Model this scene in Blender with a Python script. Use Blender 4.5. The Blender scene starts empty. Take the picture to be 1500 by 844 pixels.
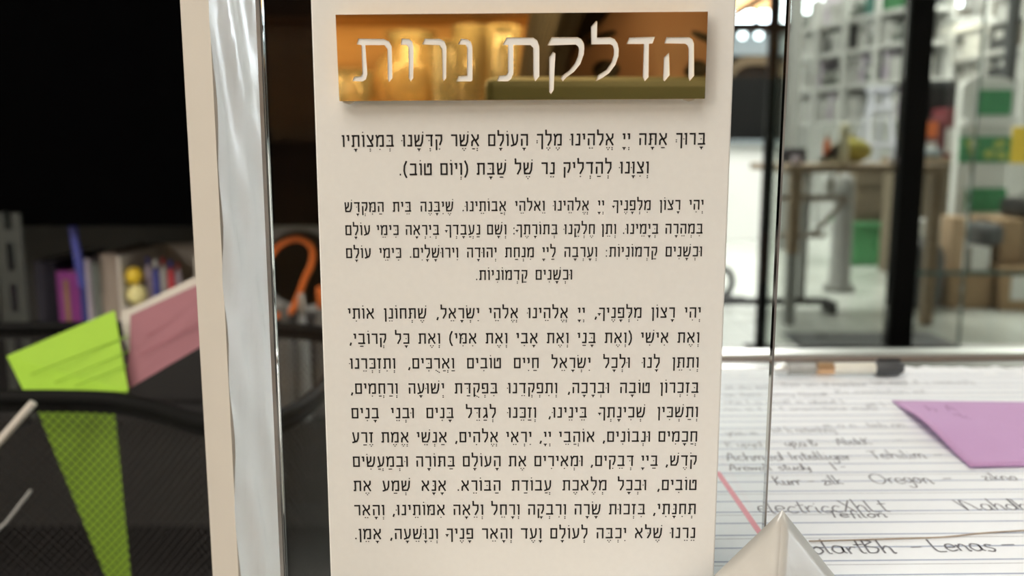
import bpy, bmesh, math, random
from mathutils import Vector, Matrix, Euler
random.seed(11)
PI = math.pi
R = math.radians
S = bpy.context.scene
COL = S.collection

# ------------------------------------------------------------------ camera
FPX, W, H = 1300.0, 1500.0, 844.0
PITCH = R(9.1)
CAM = Vector((0, 0, 0.85))
cd = bpy.data.cameras.new('camera')
cd.sensor_width = 36.0
cd.lens = FPX / W * 36.0
cd.clip_start = 0.01
cd.clip_end = 100
cd.dof.use_dof = True
cd.dof.focus_distance = 0.222
cd.dof.aperture_fstop = cd.lens / 2.4
cam = bpy.data.objects.new('camera', cd)
COL.objects.link(cam)
cam.location = CAM
cam.rotation_euler = (PI / 2 - PITCH, 0, 0)
S.camera = cam

# ------------------------------------------------------------------ view, world
S.view_settings.view_transform = 'Standard'
S.view_settings.look = 'None'
S.view_settings.gamma = 1
S.view_settings.use_curve_mapping = False
S.view_settings.exposure = 0.0
wd = bpy.data.worlds.new('daylight')
S.world = wd
wd.use_nodes = True
wd.node_tree.nodes['Background'].inputs[0].default_value = (0.86, 0.93, 1.0, 1)
wd.node_tree.nodes['Background'].inputs[1].default_value = 15.0


def ray(px, py):
    v = Vector(((px - W / 2) / FPX, 1.0, (H / 2 - py) / FPX))
    c, s = math.cos(-PITCH), math.sin(-PITCH)
    return Vector((v.x, v.y * c - v.z * s, v.y * s + v.z * c))


def at(px, py, Y):
    d = ray(px, py)
    return CAM + d * ((Y - CAM.y) / d.y)


def atz(px, py, z):
    d = ray(px, py)
    return CAM + d * ((z - CAM.z) / d.z)


# ------------------------------------------------------------------ materials
def _new(name):
    m = bpy.data.materials.new(name)
    m.use_nodes = True
    return m, m.node_tree.nodes, m.node_tree.links


def mat(name, col, rough=0.5, metal=0.0, noise=0.0, scale=40.0, bump=0.0, spec=0.5, trans=0.0):
    m, n, l = _new(name)
    b = n['Principled BSDF']
    b.inputs['Base Color'].default_value = (*col, 1)
    b.inputs['Roughness'].default_value = rough
    b.inputs['Metallic'].default_value = metal
    b.inputs['Specular IOR Level'].default_value = spec
    b.inputs['Transmission Weight'].default_value = trans
    if noise or bump:
        tc = n.new('ShaderNodeTexCoord')
        nz = n.new('ShaderNodeTexNoise')
        nz.inputs['Scale'].default_value = scale
        nz.inputs['Detail'].default_value = 4
        l.new(tc.outputs['Object'], nz.inputs['Vector'])
        if noise:
            mx = n.new('ShaderNodeMix')
            mx.data_type = 'RGBA'
            mx.inputs['A'].default_value = (*[max(0, c * (1 - noise)) for c in col], 1)
            mx.inputs['B'].default_value = (*[min(1, c * (1 + noise)) for c in col], 1)
            l.new(nz.outputs['Fac'], mx.inputs['Factor'])
            l.new(mx.outputs['Result'], b.inputs['Base Color'])
        if bump:
            bp = n.new('ShaderNodeBump')
            bp.inputs['Strength'].default_value = bump
            bp.inputs['Distance'].default_value = 0.001
            l.new(nz.outputs['Fac'], bp.inputs['Height'])
            l.new(bp.outputs['Normal'], b.inputs['Normal'])
    return m


def wood(name, a, b_, scale=6.0, rough=0.45, axis=0):
    m, n, l = _new(name)
    p = n['Principled BSDF']
    p.inputs['Roughness'].default_value = rough
    tc = n.new('ShaderNodeTexCoord')
    mp = n.new('ShaderNodeMapping')
    sc = [12.0, 12.0, 12.0]
    sc[axis] = 1.0
    mp.inputs['Scale'].default_value = sc
    nz = n.new('ShaderNodeTexNoise')
    nz.inputs['Scale'].default_value = scale
    nz.inputs['Detail'].default_value = 6
    cr = n.new('ShaderNodeValToRGB')
    cr.color_ramp.elements[0].color = (*a, 1)
    cr.color_ramp.elements[0].position = 0.3
    cr.color_ramp.elements[1].color = (*b_, 1)
    cr.color_ramp.elements[1].position = 0.7
    l.new(tc.outputs['Object'], mp.inputs['Vector'])
    l.new(mp.outputs['Vector'], nz.inputs['Vector'])
    l.new(nz.outputs['Fac'], cr.inputs['Fac'])
    l.new(cr.outputs['Color'], p.inputs['Base Color'])
    return m


def pane(name, tint, ior=1.5, rough=0.0):
    m, n, l = _new(name)
    n.remove(n['Principled BSDF'])
    out = n['Material Output']
    t = n.new('ShaderNodeBsdfTransparent')
    t.inputs[0].default_value = (*tint, 1)
    g = n.new('ShaderNodeBsdfGlossy')
    g.inputs['Roughness'].default_value = rough
    f = n.new('ShaderNodeFresnel')
    f.inputs['IOR'].default_value = ior
    mx = n.new('ShaderNodeMixShader')
    l.new(f.outputs[0], mx.inputs[0])
    l.new(t.outputs[0], mx.inputs[1])
    l.new(g.outputs[0], mx.inputs[2])
    l.new(mx.outputs[0], out.inputs['Surface'])
    return m


def glow(name, col, strength):
    m, n, l = _new(name)
    b = n['Principled BSDF']
    b.inputs['Base Color'].default_value = (*col, 1)
    b.inputs['Emission Color'].default_value = (*col, 1)
    b.inputs['Emission Strength'].default_value = strength
    return m


def tiles(name, col, grout, size):
    m, n, l = _new(name)
    b = n['Principled BSDF']
    b.inputs['Roughness'].default_value = 0.22
    tc = n.new('ShaderNodeTexCoord')
    br = n.new('ShaderNodeTexBrick')
    br.offset = 0.0
    br.inputs['Color1'].default_value = (*col, 1)
    br.inputs['Color2'].default_value = (*[c * 0.95 for c in col], 1)
    br.inputs['Mortar'].default_value = (*grout, 1)
    br.inputs['Scale'].default_value = 1.0
    br.inputs['Mortar Size'].default_value = 0.006
    br.inputs['Brick Width'].default_value = size
    br.inputs['Row Height'].default_value = size
    l.new(tc.outputs['Object'], br.inputs['Vector'])
    l.new(br.outputs['Color'], b.inputs['Base Color'])
    return m


M = {}
M['white'] = mat('white_paint', (0.72, 0.72, 0.70), 0.6, noise=0.05, scale=3)
M['panel'] = mat('white_sign_board', (0.78, 0.77, 0.735), 0.5, noise=0.03, scale=600, spec=0.35)
M['ink'] = mat('black_ink', (0.016, 0.014, 0.014), 0.6, noise=0.2, scale=900, spec=0.2)
M['brass'] = mat('gold_mirror', (0.93, 0.66, 0.27), 0.02, 1.0, noise=0.02, scale=50)
M['gold_edge'] = mat('gold_cut_edge', (0.95, 0.62, 0.25), 0.25, 1.0, noise=0.05, scale=900)
M['sheet'] = pane('clear_acrylic', (0.97, 0.985, 0.98), 1.33)
M['sheet_edge'] = mat('acrylic_edge', (0.20, 0.19, 0.18), 0.06, 0.0, noise=0.6, scale=60, spec=0.9)
M['sheet_glint'] = mat('acrylic_edge_highlight', (0.75, 0.76, 0.76), 0.12, 0.6, noise=0.3, scale=30)
M['foam'] = mat('cream_white_post', (0.57, 0.53, 0.47), 0.6, noise=0.06, scale=25)
M['film'] = mat('wrinkled_film', (0.90, 0.89, 0.87), 0.2, noise=0.1, scale=40, bump=0.35, spec=0.8)
M['paper'] = mat('writing_paper', (0.90, 0.94, 0.99), 0.7, noise=0.02, scale=300)
M['rule'] = mat('blue_ruling', (0.40, 0.46, 0.60), 0.7, noise=0.1, scale=200)
M['margin'] = mat('pink_margin', (0.86, 0.36, 0.44), 0.7, noise=0.1, scale=200)
M['pencil'] = mat('dark_pencil', (0.16, 0.16, 0.19), 0.6, noise=0.25, scale=500)
M['faint'] = mat('faint_pencil', (0.46, 0.48, 0.52), 0.6, noise=0.2, scale=500)
M['purple_note'] = mat('orchid_note', (0.58, 0.34, 0.62), 0.7, noise=0.03, scale=80)
M['wrap'] = mat('frosted_film', (0.47, 0.455, 0.42), 0.35, noise=0.1, scale=120, bump=0.2)
M['green_paper'] = mat('lime_paper', (0.32, 0.56, 0.035), 0.7, noise=0.06, scale=60)
M['green_line'] = mat('lime_print', (0.25, 0.45, 0.03), 0.7, noise=0.1, scale=60)
M['pink_paper'] = mat('rose_paper', (0.30, 0.12, 0.145), 0.7, noise=0.06, scale=60)
M['pink_line'] = mat('rose_print', (0.36, 0.13, 0.16), 0.7, noise=0.1, scale=60)
M['black'] = mat('black_metal', (0.010, 0.009, 0.010), 0.55, noise=0.3, scale=60)
M['blackm'] = mat('black_mesh_wire', (0.010, 0.008, 0.008), 0.7, noise=0.2, scale=100)
M['blackfab'] = mat('black_fabric', (0.006, 0.006, 0.007), 0.9, noise=0.4, scale=300, bump=0.3, spec=0.1)
M['slot'] = mat('grey_green_steel', (0.04, 0.045, 0.04), 0.5, 0.2, noise=0.2, scale=50)
M['grey'] = mat('grey_plastic', (0.28, 0.28, 0.27), 0.5, noise=0.1, scale=30)
M['lgrey'] = mat('light_grey_steel', (0.72, 0.72, 0.70), 0.45, noise=0.06, scale=8)
M['dgrey'] = mat('dark_grey_plastic', (0.07, 0.075, 0.08), 0.55, noise=0.2, scale=20)
M['alu'] = mat('brushed_aluminium', (0.72, 0.74, 0.73), 0.28, 0.85, noise=0.08, scale=30)
M['browns'] = mat('brown_seal', (0.16, 0.10, 0.07), 0.5, noise=0.2, scale=60)
M['gloss'] = mat('dark_gloss_trim', (0.16, 0.17, 0.155), 0.25, 0.0, noise=0.2, scale=10)
M['wood'] = wood('light_brown_wood', (0.20, 0.13, 0.07), (0.36, 0.25, 0.15))
M['oak'] = wood('amber_oak', (0.36, 0.20, 0.08), (0.55, 0.34, 0.15), 4, 0.4)
M['oakdark'] = wood('dark_oak', (0.10, 0.045, 0.015), (0.20, 0.09, 0.03), 4, 0.4)
M['card'] = mat('brown_cardboard', (0.38, 0.25, 0.14), 0.8, noise=0.08, scale=14)
M['carddk'] = mat('dull_cardboard', (0.20, 0.16, 0.11), 0.8, noise=0.1, scale=14)
M['floor'] = tiles('pale_floor_tiles', (0.66, 0.69, 0.65), (0.48, 0.5, 0.47), 0.6)
M['green'] = mat('green_print', (0.03, 0.25, 0.09), 0.5, noise=0.15, scale=14)
M['green2'] = mat('green_plastic', (0.08, 0.30, 0.12), 0.4, noise=0.2, scale=12)
M['teal'] = mat('teal_card', (0.03, 0.20, 0.16), 0.6, noise=0.2, scale=14)
M['olive'] = mat('olive_yellow', (0.36, 0.31, 0.03), 0.7, noise=0.2, scale=18)
M['cream'] = mat('cream_plastic', (0.72, 0.68, 0.48), 0.5, noise=0.08, scale=20)
M['burg'] = mat('burgundy_card', (0.20, 0.04, 0.05), 0.6, noise=0.2, scale=14)
M['orange'] = mat('orange_plastic', (0.75, 0.16, 0.02), 0.45, noise=0.1, scale=40)
M['yellow'] = mat('yellow_plastic', (0.85, 0.60, 0.04), 0.4, noise=0.08, scale=40)
M['pyellow'] = mat('pale_yellow', (0.85, 0.78, 0.35), 0.5, noise=0.08, scale=40)
M['navy'] = mat('navy_cloth', (0.012, 0.010, 0.024), 0.7, noise=0.3, scale=60)
M['purple'] = mat('magenta_cover', (0.36, 0.06, 0.34), 0.5, noise=0.15, scale=40)
M['blue'] = mat('blue_cover', (0.06, 0.07, 0.32), 0.45, noise=0.15, scale=40)
M['lav'] = mat('lavender_white', (0.70, 0.62, 0.74), 0.6, noise=0.08, scale=40)
M['sage'] = mat('grey_green_cover', (0.20, 0.22, 0.20), 0.6, noise=0.15, scale=40)
M['taupe'] = mat('taupe_cover', (0.36, 0.30, 0.25), 0.6, noise=0.1, scale=40)
M['red'] = mat('red_plastic', (0.55, 0.05, 0.07), 0.4, noise=0.1, scale=40)
M['peach'] = mat('peach_warm_glow', (0.85, 0.48, 0.22), 0.6, noise=0.05, scale=3)
M['bluegrey'] = mat('blue_grey_band', (0.22, 0.26, 0.28), 0.35, noise=0.1, scale=4)
M['brownarch'] = mat('brown_arch', (0.10, 0.07, 0.035), 0.6, noise=0.4, scale=5)
M['lilac'] = mat('pale_lilac_metal', (0.62, 0.62, 0.70), 0.4, noise=0.06, scale=20)
M['glassg'] = pane('greenish_glass', (0.755, 0.78, 0.75), 1.45)
M['glassedge'] = mat('green_glass_edge', (0.10, 0.16, 0.14), 0.2, noise=0.2, scale=20)
M['vase'] = mat('amber_glass', (0.95, 0.86, 0.62), 0.03, noise=0.04, scale=20, trans=0.85)
M['skin'] = mat('skin', (0.38, 0.20, 0.13), 0.5, noise=0.06, scale=30)
M['hair'] = mat('dark_hair', (0.018, 0.010, 0.006), 0.5, noise=0.3, scale=200)
M['shirt'] = mat('dark_shirt', (0.03, 0.03, 0.04), 0.8, noise=0.2, scale=90)
M['case'] = mat('olive_phone_case', (0.10, 0.11, 0.07), 0.35, noise=0.05, scale=60)
M['lens'] = mat('dark_lens', (0.01, 0.01, 0.012), 0.05, noise=0.1, scale=60)
M['wallw'] = mat('warm_white_wall', (0.62, 0.58, 0.52), 0.8, noise=0.04, scale=2)
M['wallg'] = mat('pale_grey_wall', (0.55, 0.56, 0.55), 0.8, noise=0.05, scale=2)
M['walld'] = mat('dark_wall', (0.03, 0.03, 0.03), 0.85, noise=0.2, scale=4)
M['lampw'] = glow('lamp_diffuser', (1.0, 0.93, 0.83), 1.5)
M['lampc'] = glow('tube_diffuser', (1.0, 0.96, 0.86), 9.0)
M['lamps'] = glow('strip_diffuser', (1.0, 0.93, 0.80), 1.8)
M['globe'] = glow('fill_globe_glow', (1.0, 0.94, 0.86), 29)
M['lampb'] = glow('kiosk_bulb', (0.85, 0.97, 1.0), 4.0)
M['cabback'] = mat('cabinet_back', (0.11, 0.11, 0.105), 0.7, noise=0.2, scale=4)
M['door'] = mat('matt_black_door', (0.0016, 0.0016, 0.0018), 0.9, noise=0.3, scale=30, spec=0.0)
M['inlay'] = mat('white_letter_inlay', (0.86, 0.86, 0.84), 0.5, noise=0.02, scale=200)
M['frame'] = mat('frame_black', (0.004, 0.004, 0.004), 0.7, noise=0.2, scale=30, spec=0.15)
M['frost'] = mat('smoky_plastic', (0.12, 0.11, 0.10), 0.35, noise=0.15, scale=30)


# ------------------------------------------------------------------ mesh builder
class MB:
    def __init__(s):
        s.v, s.f, s.mi, s.sm = [], [], [], []

    def add(s, vs, fs, mi=0, smooth=False):
        o = len(s.v)
        s.v += [Vector(v) for v in vs]
        for f in fs:
            s.f.append([o + i for i in f])
            s.mi.append(mi)
            s.sm.append(smooth)
        return s

    def box(s, c, d, mi=0, rot=None, bev=0.0, taper=1.0):
        bm = bmesh.new()
        bmesh.ops.create_cube(bm, size=1.0)
        for v in bm.verts:
            k = taper if v.co.z > 0 else 1.0
            v.co = Vector((v.co.x * d[0] * k, v.co.y * d[1] * k, v.co.z * d[2]))
        if bev:
            bmesh.ops.bevel(bm, geom=bm.edges[:], offset=min(bev, min(d) * 0.45), segments=2, profile=0.5, affect='EDGES')
        mt = Matrix.Translation(Vector(c))
        if rot is not None:
            mt = mt @ (Euler(rot).to_matrix().to_4x4() if not isinstance(rot, Matrix) else rot.to_4x4())
        bm.verts.index_update()
        s.add([mt @ v.co for v in bm.verts], [[v.index for v in f.verts] for f in bm.faces], mi)
        bm.free()
        return s

    def bx(s, x0, x1, y0, y1, z0, z1, mi=0, bev=0.0):
        return s.box(((x0 + x1) / 2, (y0 + y1) / 2, (z0 + z1) / 2), (abs(x1 - x0), abs(y1 - y0), abs(z1 - z0)), mi, None, bev)

    def tube(s, pts, r, n=10, mi=0, closed=False, caps=True):
        pts = [Vector(p) for p in pts]
        N = len(pts)
        rs = r if isinstance(r, (list, tuple)) else [r] * N
        up = None
        rings = []
        for i, p in enumerate(pts):
            if closed:
                t = pts[(i + 1) % N] - pts[(i - 1) % N]
            else:
                t = pts[min(i + 1, N - 1)] - pts[max(i - 1, 0)]
            t.normalize()
            if up is None:
                up = Vector((0, 0, 1)) if abs(t.z) < 0.9 else Vector((1, 0, 0))
            a = t.cross(up)
            a.normalize()
            b = a.cross(t)
            up = b
            rings.append([p + (a * math.cos(2 * PI * k / n) + b * math.sin(2 * PI * k / n)) * rs[i] for k in range(n)])
        vs = [q for g in rings for q in g]
        fs = []
        for i in range(N if closed else N - 1):
            j = (i + 1) % N
            for k in range(n):
                k2 = (k + 1) % n
                fs.append([i * n + k, i * n + k2, j * n + k2, j * n + k])
        s.add(vs, fs, mi, True)
        if caps and not closed:
            s.add(rings[0], [list(range(n))[::-1]], mi)
            s.add(rings[-1], [list(range(n))], mi)
        return s

    def cyl(s, a, b, r, n=20, mi=0, r2=None):
        return s.tube([a, b], [r, r if r2 is None else r2], n, mi)

    def lathe(s, c, prof, n=24, mi=0, sx=1.0, sy=1.0, rot=None):
        c = Vector(c)
        vs, fs = [], []
        for (r, z) in prof:
            for k in range(n):
                a = 2 * PI * k / n
                v = Vector((r * math.cos(a) * sx, r * math.sin(a) * sy, z))
                if rot is not None:
                    v = Euler(rot).to_matrix() @ v
                vs.append(c + v)
        for i in range(len(prof) - 1):
            for k in range(n):
                k2 = (k + 1) % n
                fs.append([i * n + k, i * n + k2, (i + 1) * n + k2, (i + 1) * n + k])
        if prof[0][0] > 1e-6:
            fs.append(list(range(n))[::-1])
        if prof[-1][0] > 1e-6:
            fs.append([(len(prof) - 1) * n + k for k in range(n)])
        return s.add(vs, fs, mi, True)

    def ball(s, c, r, mi=0, sx=1.0, sy=1.0, sz=1.0, n=18):
        prof = [(max(1e-5, math.sin(PI * i / n)) * r, -math.cos(PI * i / n) * r * sz) for i in range(n + 1)]
        return s.lathe(c, prof, 22, mi, sx, sy)

    def prism(s, pts, off, mi=0):
        """a flat outline pts (3-D, planar) given the thickness vector off"""
        pts = [Vector(p) for p in pts]
        off = Vector(off)
        n = len(pts)
        vs = pts + [p + off for p in pts]
        fs = [list(range(n)), [n + i for i in range(n)][::-1]]
        fs += [[i, n + i, n + (i + 1) % n, (i + 1) % n][::-1] for i in range(n)]
        return s.add(vs, fs, mi)

    def build(s, name, mats, parent=None):
        me = bpy.data.meshes.new(name)
        off = Vector((0, 0, 0))
        if parent is not None:
            off = parent.location
        else:
            lo = [min(v[i] for v in s.v) for i in range(3)]
            hi = [max(v[i] for v in s.v) for i in range(3)]
            off = Vector(((lo[0] + hi[0]) / 2, (lo[1] + hi[1]) / 2, lo[2]))
        me.from_pydata([tuple(v - off) for v in s.v], [], s.f)
        for m in (mats if isinstance(mats, (list, tuple)) else [mats]):
            me.materials.append(m)
        for p, i, sm in zip(me.polygons, s.mi, s.sm):
            p.material_index = i
            p.use_smooth = sm
        bm = bmesh.new()
        bm.from_mesh(me)
        bmesh.ops.recalc_face_normals(bm, faces=bm.faces[:])
        bm.to_mesh(me)
        bm.free()
        me.update()
        o = bpy.data.objects.new(name, me)
        COL.objects.link(o)
        if parent is not None:
            o.parent = parent
        else:
            o.location = off
        return o


def tag(o, label, cat, group=None):
    o['label'] = label
    o['category'] = cat
    if group:
        o['group'] = group
    return o


def thing(name, loc, label, cat, group=None):
    o = bpy.data.objects.new(name, None)
    o.empty_display_size = 0.02
    COL.objects.link(o)
    o.location = Vector(loc)
    return tag(o, label, cat, group)


def struct(o):
    o['kind'] = 'structure'
    return o


def dup(root, loc, label=None, group=None, scale=None):
    r = root.copy()
    COL.objects.link(r)
    r.location = Vector(loc)
    if label:
        r['label'] = label
    if group:
        r['group'] = group
    if scale:
        r.scale = scale
    for ch in list(root.children):
        c = ch.copy()
        COL.objects.link(c)
        c.parent = r
    return r


def catmull(pts, n=8, closed=False):
    P = [Vector(p) for p in pts]
    out = []
    N = len(P)
    for i in range(N if closed else N - 1):
        if closed:
            p0, p1, p2, p3 = P[i - 1], P[i], P[(i + 1) % N], P[(i + 2) % N]
        else:
            p0, p1, p2, p3 = P[max(i - 1, 0)], P[i], P[i + 1], P[min(i + 2, N - 1)]
        for k in range(n):
            t = k / n
            out.append(0.5 * ((2 * p1) + (p2 - p0) * t + (2 * p0 - 5 * p1 + 4 * p2 - p3) * t * t + (3 * p1 - p0 - 3 * p2 + p3) * t ** 3))
    if not closed:
        out.append(P[-1])
    return out


# ------------------------------------------------------------------ room shell
Z0 = 0.0
CEIL = 3.7
PY = 3.7                       # glass front between the room and the hall
struct(MB().bx(-2.3, 8.1, -2.5, 15.1, -0.1, 0).build('floor', M['floor']))
struct(MB().bx(-2.3, 8.1, -2.5, 15.1, CEIL, CEIL + 0.1).build('ceiling', M['wallw']))
struct(MB().bx(-2.4, -2.3, -2.5, 1.85, 0, CEIL).build('wall_left', M['wallw']))
struct(MB().bx(-2.4, 2.7, -2.6, -2.5, 0, CEIL).build('wall_rear', M['wallw']))
struct(MB().bx(-2.3, 0.0, 1.75, 1.85, 0, CEIL).build('wall_divider', M['walld']))
struct(MB().bx(-0.1, 0.0, 1.85, 15.0, 0, CEIL).build('wall_hall_left', M['wallg']))
struct(MB().bx(8.0, 8.1, 3.7, 15.0, 0, CEIL).build('wall_hall_right', M['wallg']))
# near right wall with a window opening
WY0, WY1, WZ0, WZ1 = 0.6, 2.0, 1.0, 2.2
w = MB()
w.bx(2.6, 2.7, -2.5, WY0, 0, CEIL)
w.bx(2.6, 2.7, WY1, 3.7, 0, CEIL)
w.bx(2.6, 2.7, WY0, WY1, 0, WZ0)
w.bx(2.6, 2.7, WY0, WY1, WZ1, CEIL)
struct(w.build('wall_right', M['wallw']))
struct(MB().bx(2.7, 8.1, 3.6, 3.7, 0, CEIL).build('wall_front_right', M['wallg']))
wf = MB()
for (a, b, c, d) in ((WY0, WY0 + .05, WZ0, WZ1), (WY1 - .05, WY1, WZ0, WZ1), (WY0, WY1, WZ0, WZ0 + .05), (WY0, WY1, WZ1 - .05, WZ1),
                     (1.28, 1.32, WZ0, WZ1), (WY0, WY1, 1.58, 1.62)):
    wf.bx(2.61, 2.68, a, b, c, d)
wo = struct(wf.build('window_1', M['white']))
p = MB().bx(2.64, 2.648, WY0, WY1, WZ0, WZ1).build('window_pane', M['sheet'])
p.parent = wo
p.location = p.location - wo.location
# hall end wall with high windows
w = MB()
HX0, HX1, HZ0, HZ1 = 0.6, 7.4, 2.72, 3.55
w.bx(0, 8.1, 15.0, 15.1, 0, HZ0)
w.bx(0, 8.1, 15.0, 15.1, HZ1, CEIL)
w.bx(0, HX0, 15.0, 15.1, HZ0, HZ1)
w.bx(HX1, 8.1, 15.0, 15.1, HZ0, HZ1)
struct(w.build('wall_back', M['wallg']))
wf = MB()
for k in range(7):
    x = HX0 + (HX1 - HX0) * k / 6
    wf.bx(x - .03, x + .03, 15.0, 15.08, HZ0, HZ1)
wf.bx(HX0, HX1, 15.0, 15.08, HZ0, HZ0 + .05)
wf.bx(HX0, HX1, 15.0, 15.08, HZ1 - .05, HZ1)
wo = struct(wf.build('window_2', M['dgrey']))
p = MB().bx(HX0, HX1, 15.04, 15.05, HZ0, HZ1).build('window_pane', M['sheet'])
p.parent = wo
p.location = p.location - wo.location

# ------------------------------------------------------------------ ceiling lamps, plus an added fill globe
def area(name, loc, rot, size, power, col):
    ld = bpy.data.lights.new(name, 'AREA')
    ld.shape = 'RECTANGLE'
    ld.size, ld.size_y = size
    ld.energy = power
    ld.color = col
    o = bpy.data.objects.new(name, ld)
    COL.objects.link(o)
    o.location = loc
    o.rotation_euler = rot
    return o


def ceiling_lamp(x, y, z, sx, sy, power, col, m, label):
    t = thing('ceiling_light', (x, y, z), label, 'lamp', None)
    b = MB()
    b.bx(x - sx / 2, x + sx / 2, y - sy / 2, y + sy / 2, z + .03, z + .06, bev=.004)
    for s in (-1, 1):
        b.bx(x + s * sx / 2 - .01, x + s * sx / 2 + .01, y - sy / 2, y + sy / 2, z, z + .04)
        b.bx(x - sx / 2, x + sx / 2, y + s * sy / 2 - .01, y + s * sy / 2 + .01, z, z + .04)
    b.build('lamp_housing', M['white'], t)
    MB().bx(x - sx / 2 + .01, x + sx / 2 - .01, y - sy / 2 + .01, y + sy / 2 - .01, z + .012, z + .022).build('lamp_diffuser', m, t)
    if z + .08 < CEIL:
        for s in (-1, 1):
            MB().cyl((x + s * sx * .35, y, z + .055), (x + s * sx * .35, y, CEIL), .004, 8).build('suspension_cord', M['dgrey'], t)
    area('lamp_light', (x, y, z - .01), (0, 0, 0), (sx * .95, sy * .95), power, col)
    return t


ceiling_lamp(-0.8, -0.75, 2.4, 2.2, 1.7, 28, (1.0, 0.95, 0.89), M['lampw'], 'warm square light panel hanging above the reading desk')
ceiling_lamp(1.2, 5.6, CEIL - .07, 1.2, 0.6, 145, (1.0, 0.98, 0.94), M['lampc'], 'ceiling light panel over the folding table in the hall')
ceiling_lamp(4.2, 6.6, CEIL - .07, 1.2, 0.6, 145, (1.0, 0.98, 0.94), M['lampc'], 'ceiling light panel over the cartons in the hall')
ceiling_lamp(2.6, 10.5, CEIL - .07, 1.2, 0.6, 200, (1.0, 0.98, 0.96), M['lampc'], 'ceiling light panel far down the hall')
_a = at(1406, 37, 8.0)
ceiling_lamp(_a.x, _a.y, _a.z - .03, 0.34, .6, 2, (1.0, 0.95, 0.84), M['lamps'], 'bright strip light hanging beyond the glass front, above the green and white display')

def fill_globe(x, y, z, r):  # added fill light, softens the shadow under the gold plate
    t = thing('fill_globe_lamp', (x, y, 0), 'added fill light, a round white ball on a pole behind the desk', 'lamp')
    MB().lathe((x, y, 0), [(.14, 0), (.14, .015), (.02, .03)], 24).build('base', M['dgrey'], t)
    MB().cyl((x, y, .02), (x, y, z - r), .012, 12).build('pole', M['dgrey'], t)
    MB().ball((x, y, z), r, n=24).build('fill_globe_shade', M['globe'], t)


fill_globe(-1.35, -1.0, 1.35, .15)

# ------------------------------------------------------------------ glass front
def post(px, wdt, dep, name, label):
    x = at(px, 300, PY).x
    t = thing(name, (x, PY, 0), label, 'post')
    MB().bx(x - wdt / 2, x + wdt / 2, PY - dep / 2, PY + dep / 2, 0.006, CEIL, bev=.003).build('upright', M['frame'], t)
    f = MB()
    f.prism([(x - wdt * 1.6, PY - dep * 1.2, 0), (x + wdt * 1.6, PY - dep * 1.2, 0), (x + wdt * 1.6, PY + dep * 1.2, 0), (x - wdt * 1.6, PY + dep * 1.2, 0)], (0, 0, .006))
    f.build('foot_plate', M['frame'], t)
    return x


xm = post(1328, 0.098, 0.07, 'partition_post', 'thick black upright of the glass front')
xt = post(1122, 0.036, 0.04, 'partition_post', 'thin black upright of the glass front, beside the clear sign edge')
xl = post(640, 0.06, 0.05, 'partition_post', 'black upright of the glass front hidden behind the white sign')
xj = at(1420, 300, PY).x
xr = 2.58
def glass(x0, x1, y, z0, z1, label):
    t = thing('glass_screen', (x0, y, 0.02), label, 'window')
    MB().bx(x0, x1, y - .004, y + .004, z0, z1).build('pane', M['glassg'], t)
    MB().bx(x0 - .004, x0 + .004, y - .005, y + .005, z0, z1).build('polished_edge', M['glassedge'], t)
    return t
glass(xt + .022, xm - .052, PY, .01, CEIL, 'glass pane between the thin and the thick black uprights')
zr = at(1420, 399, PY).z
glass(xm + .052, xj - .006, PY, .01, CEIL, 'narrow glass pane right of the thick black upright')
glass(xj, xr, PY, .01, CEIL, 'wide glass pane right of the narrow one')
tag(MB().bx(xm + .05, xr, PY - .03, PY - .006, zr - .008, zr + .008).build('glass_rail', M['glassedge']), 'thin dark green rail across the glass in front of the cartons', 'rail')
zb = at(1115, 40, PY).z
tag(MB().bx(xl + .03, at(1154, 40, PY).x, PY - .03, PY + .03, zb - .016, zb + .016, bev=.002).build('cross_bar', M['frame']), 'black cross bar high up on the thin upright', 'rail')
_p, _q = at(1050, 38, PY + .05), at(1124, -8, PY + .05)
tag(MB().tube([_p, _q], .013, 8).build('diagonal_brace', M['frame']), 'black diagonal brace above the black cross bar', 'rail')
tag(MB().bx(at(1150, 500, 3.9).x, at(1372, 500, 3.9).x, 3.45, 3.98, 0.0, .008, bev=.002).build('door_mat', M['dgrey']), 'dark grey mat on the floor at the foot of the thick black upright', 'mat')

# ------------------------------------------------------------------ desk
TZ = 0.732
TR = R(1.2)
def rot_about(o, ang, c=Vector((0.1, 0.3, 0))):
    """turn a built top-level thing about a vertical axis through c"""
    m = Matrix.Rotation(ang, 4, 'Z')
    o.location = c + m @ (o.location - c)
    o.rotation_euler = (0, 0, ang)


desk = thing('desk', (0.5, 0.24, 0), 'desk with a shiny metal edging strip, under the lined paper', 'table')
MB().bx(-0.024, 1.15, 0.03, 0.4515, TZ - .03, TZ, bev=.002).build('desk_top', M['lgrey'], desk)
MB().bx(-0.024, 1.15, 0.452, 0.481, TZ - .03, TZ - .0005, bev=.0008).build('gloss_strip', M['gloss'], desk)
MB().bx(-0.024, 1.15, 0.481, 0.4855, TZ - .03, TZ + .0005).build('seal_strip', M['browns'], desk)
MB().bx(-0.024, 1.15, 0.4855, 0.503, TZ - .032, TZ + .002, bev=.0015).build('edge_trim', M['alu'], desk)
for (x, y) in ((0.01, .07), (1.11, .07), (0.01, .44), (1.11, .44)):
    MB().bx(x - .02, x + .02, y - .02, y + .02, 0, TZ - .03, bev=.002).build('leg', M['dgrey'], desk)
rot_about(desk, TR)

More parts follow.
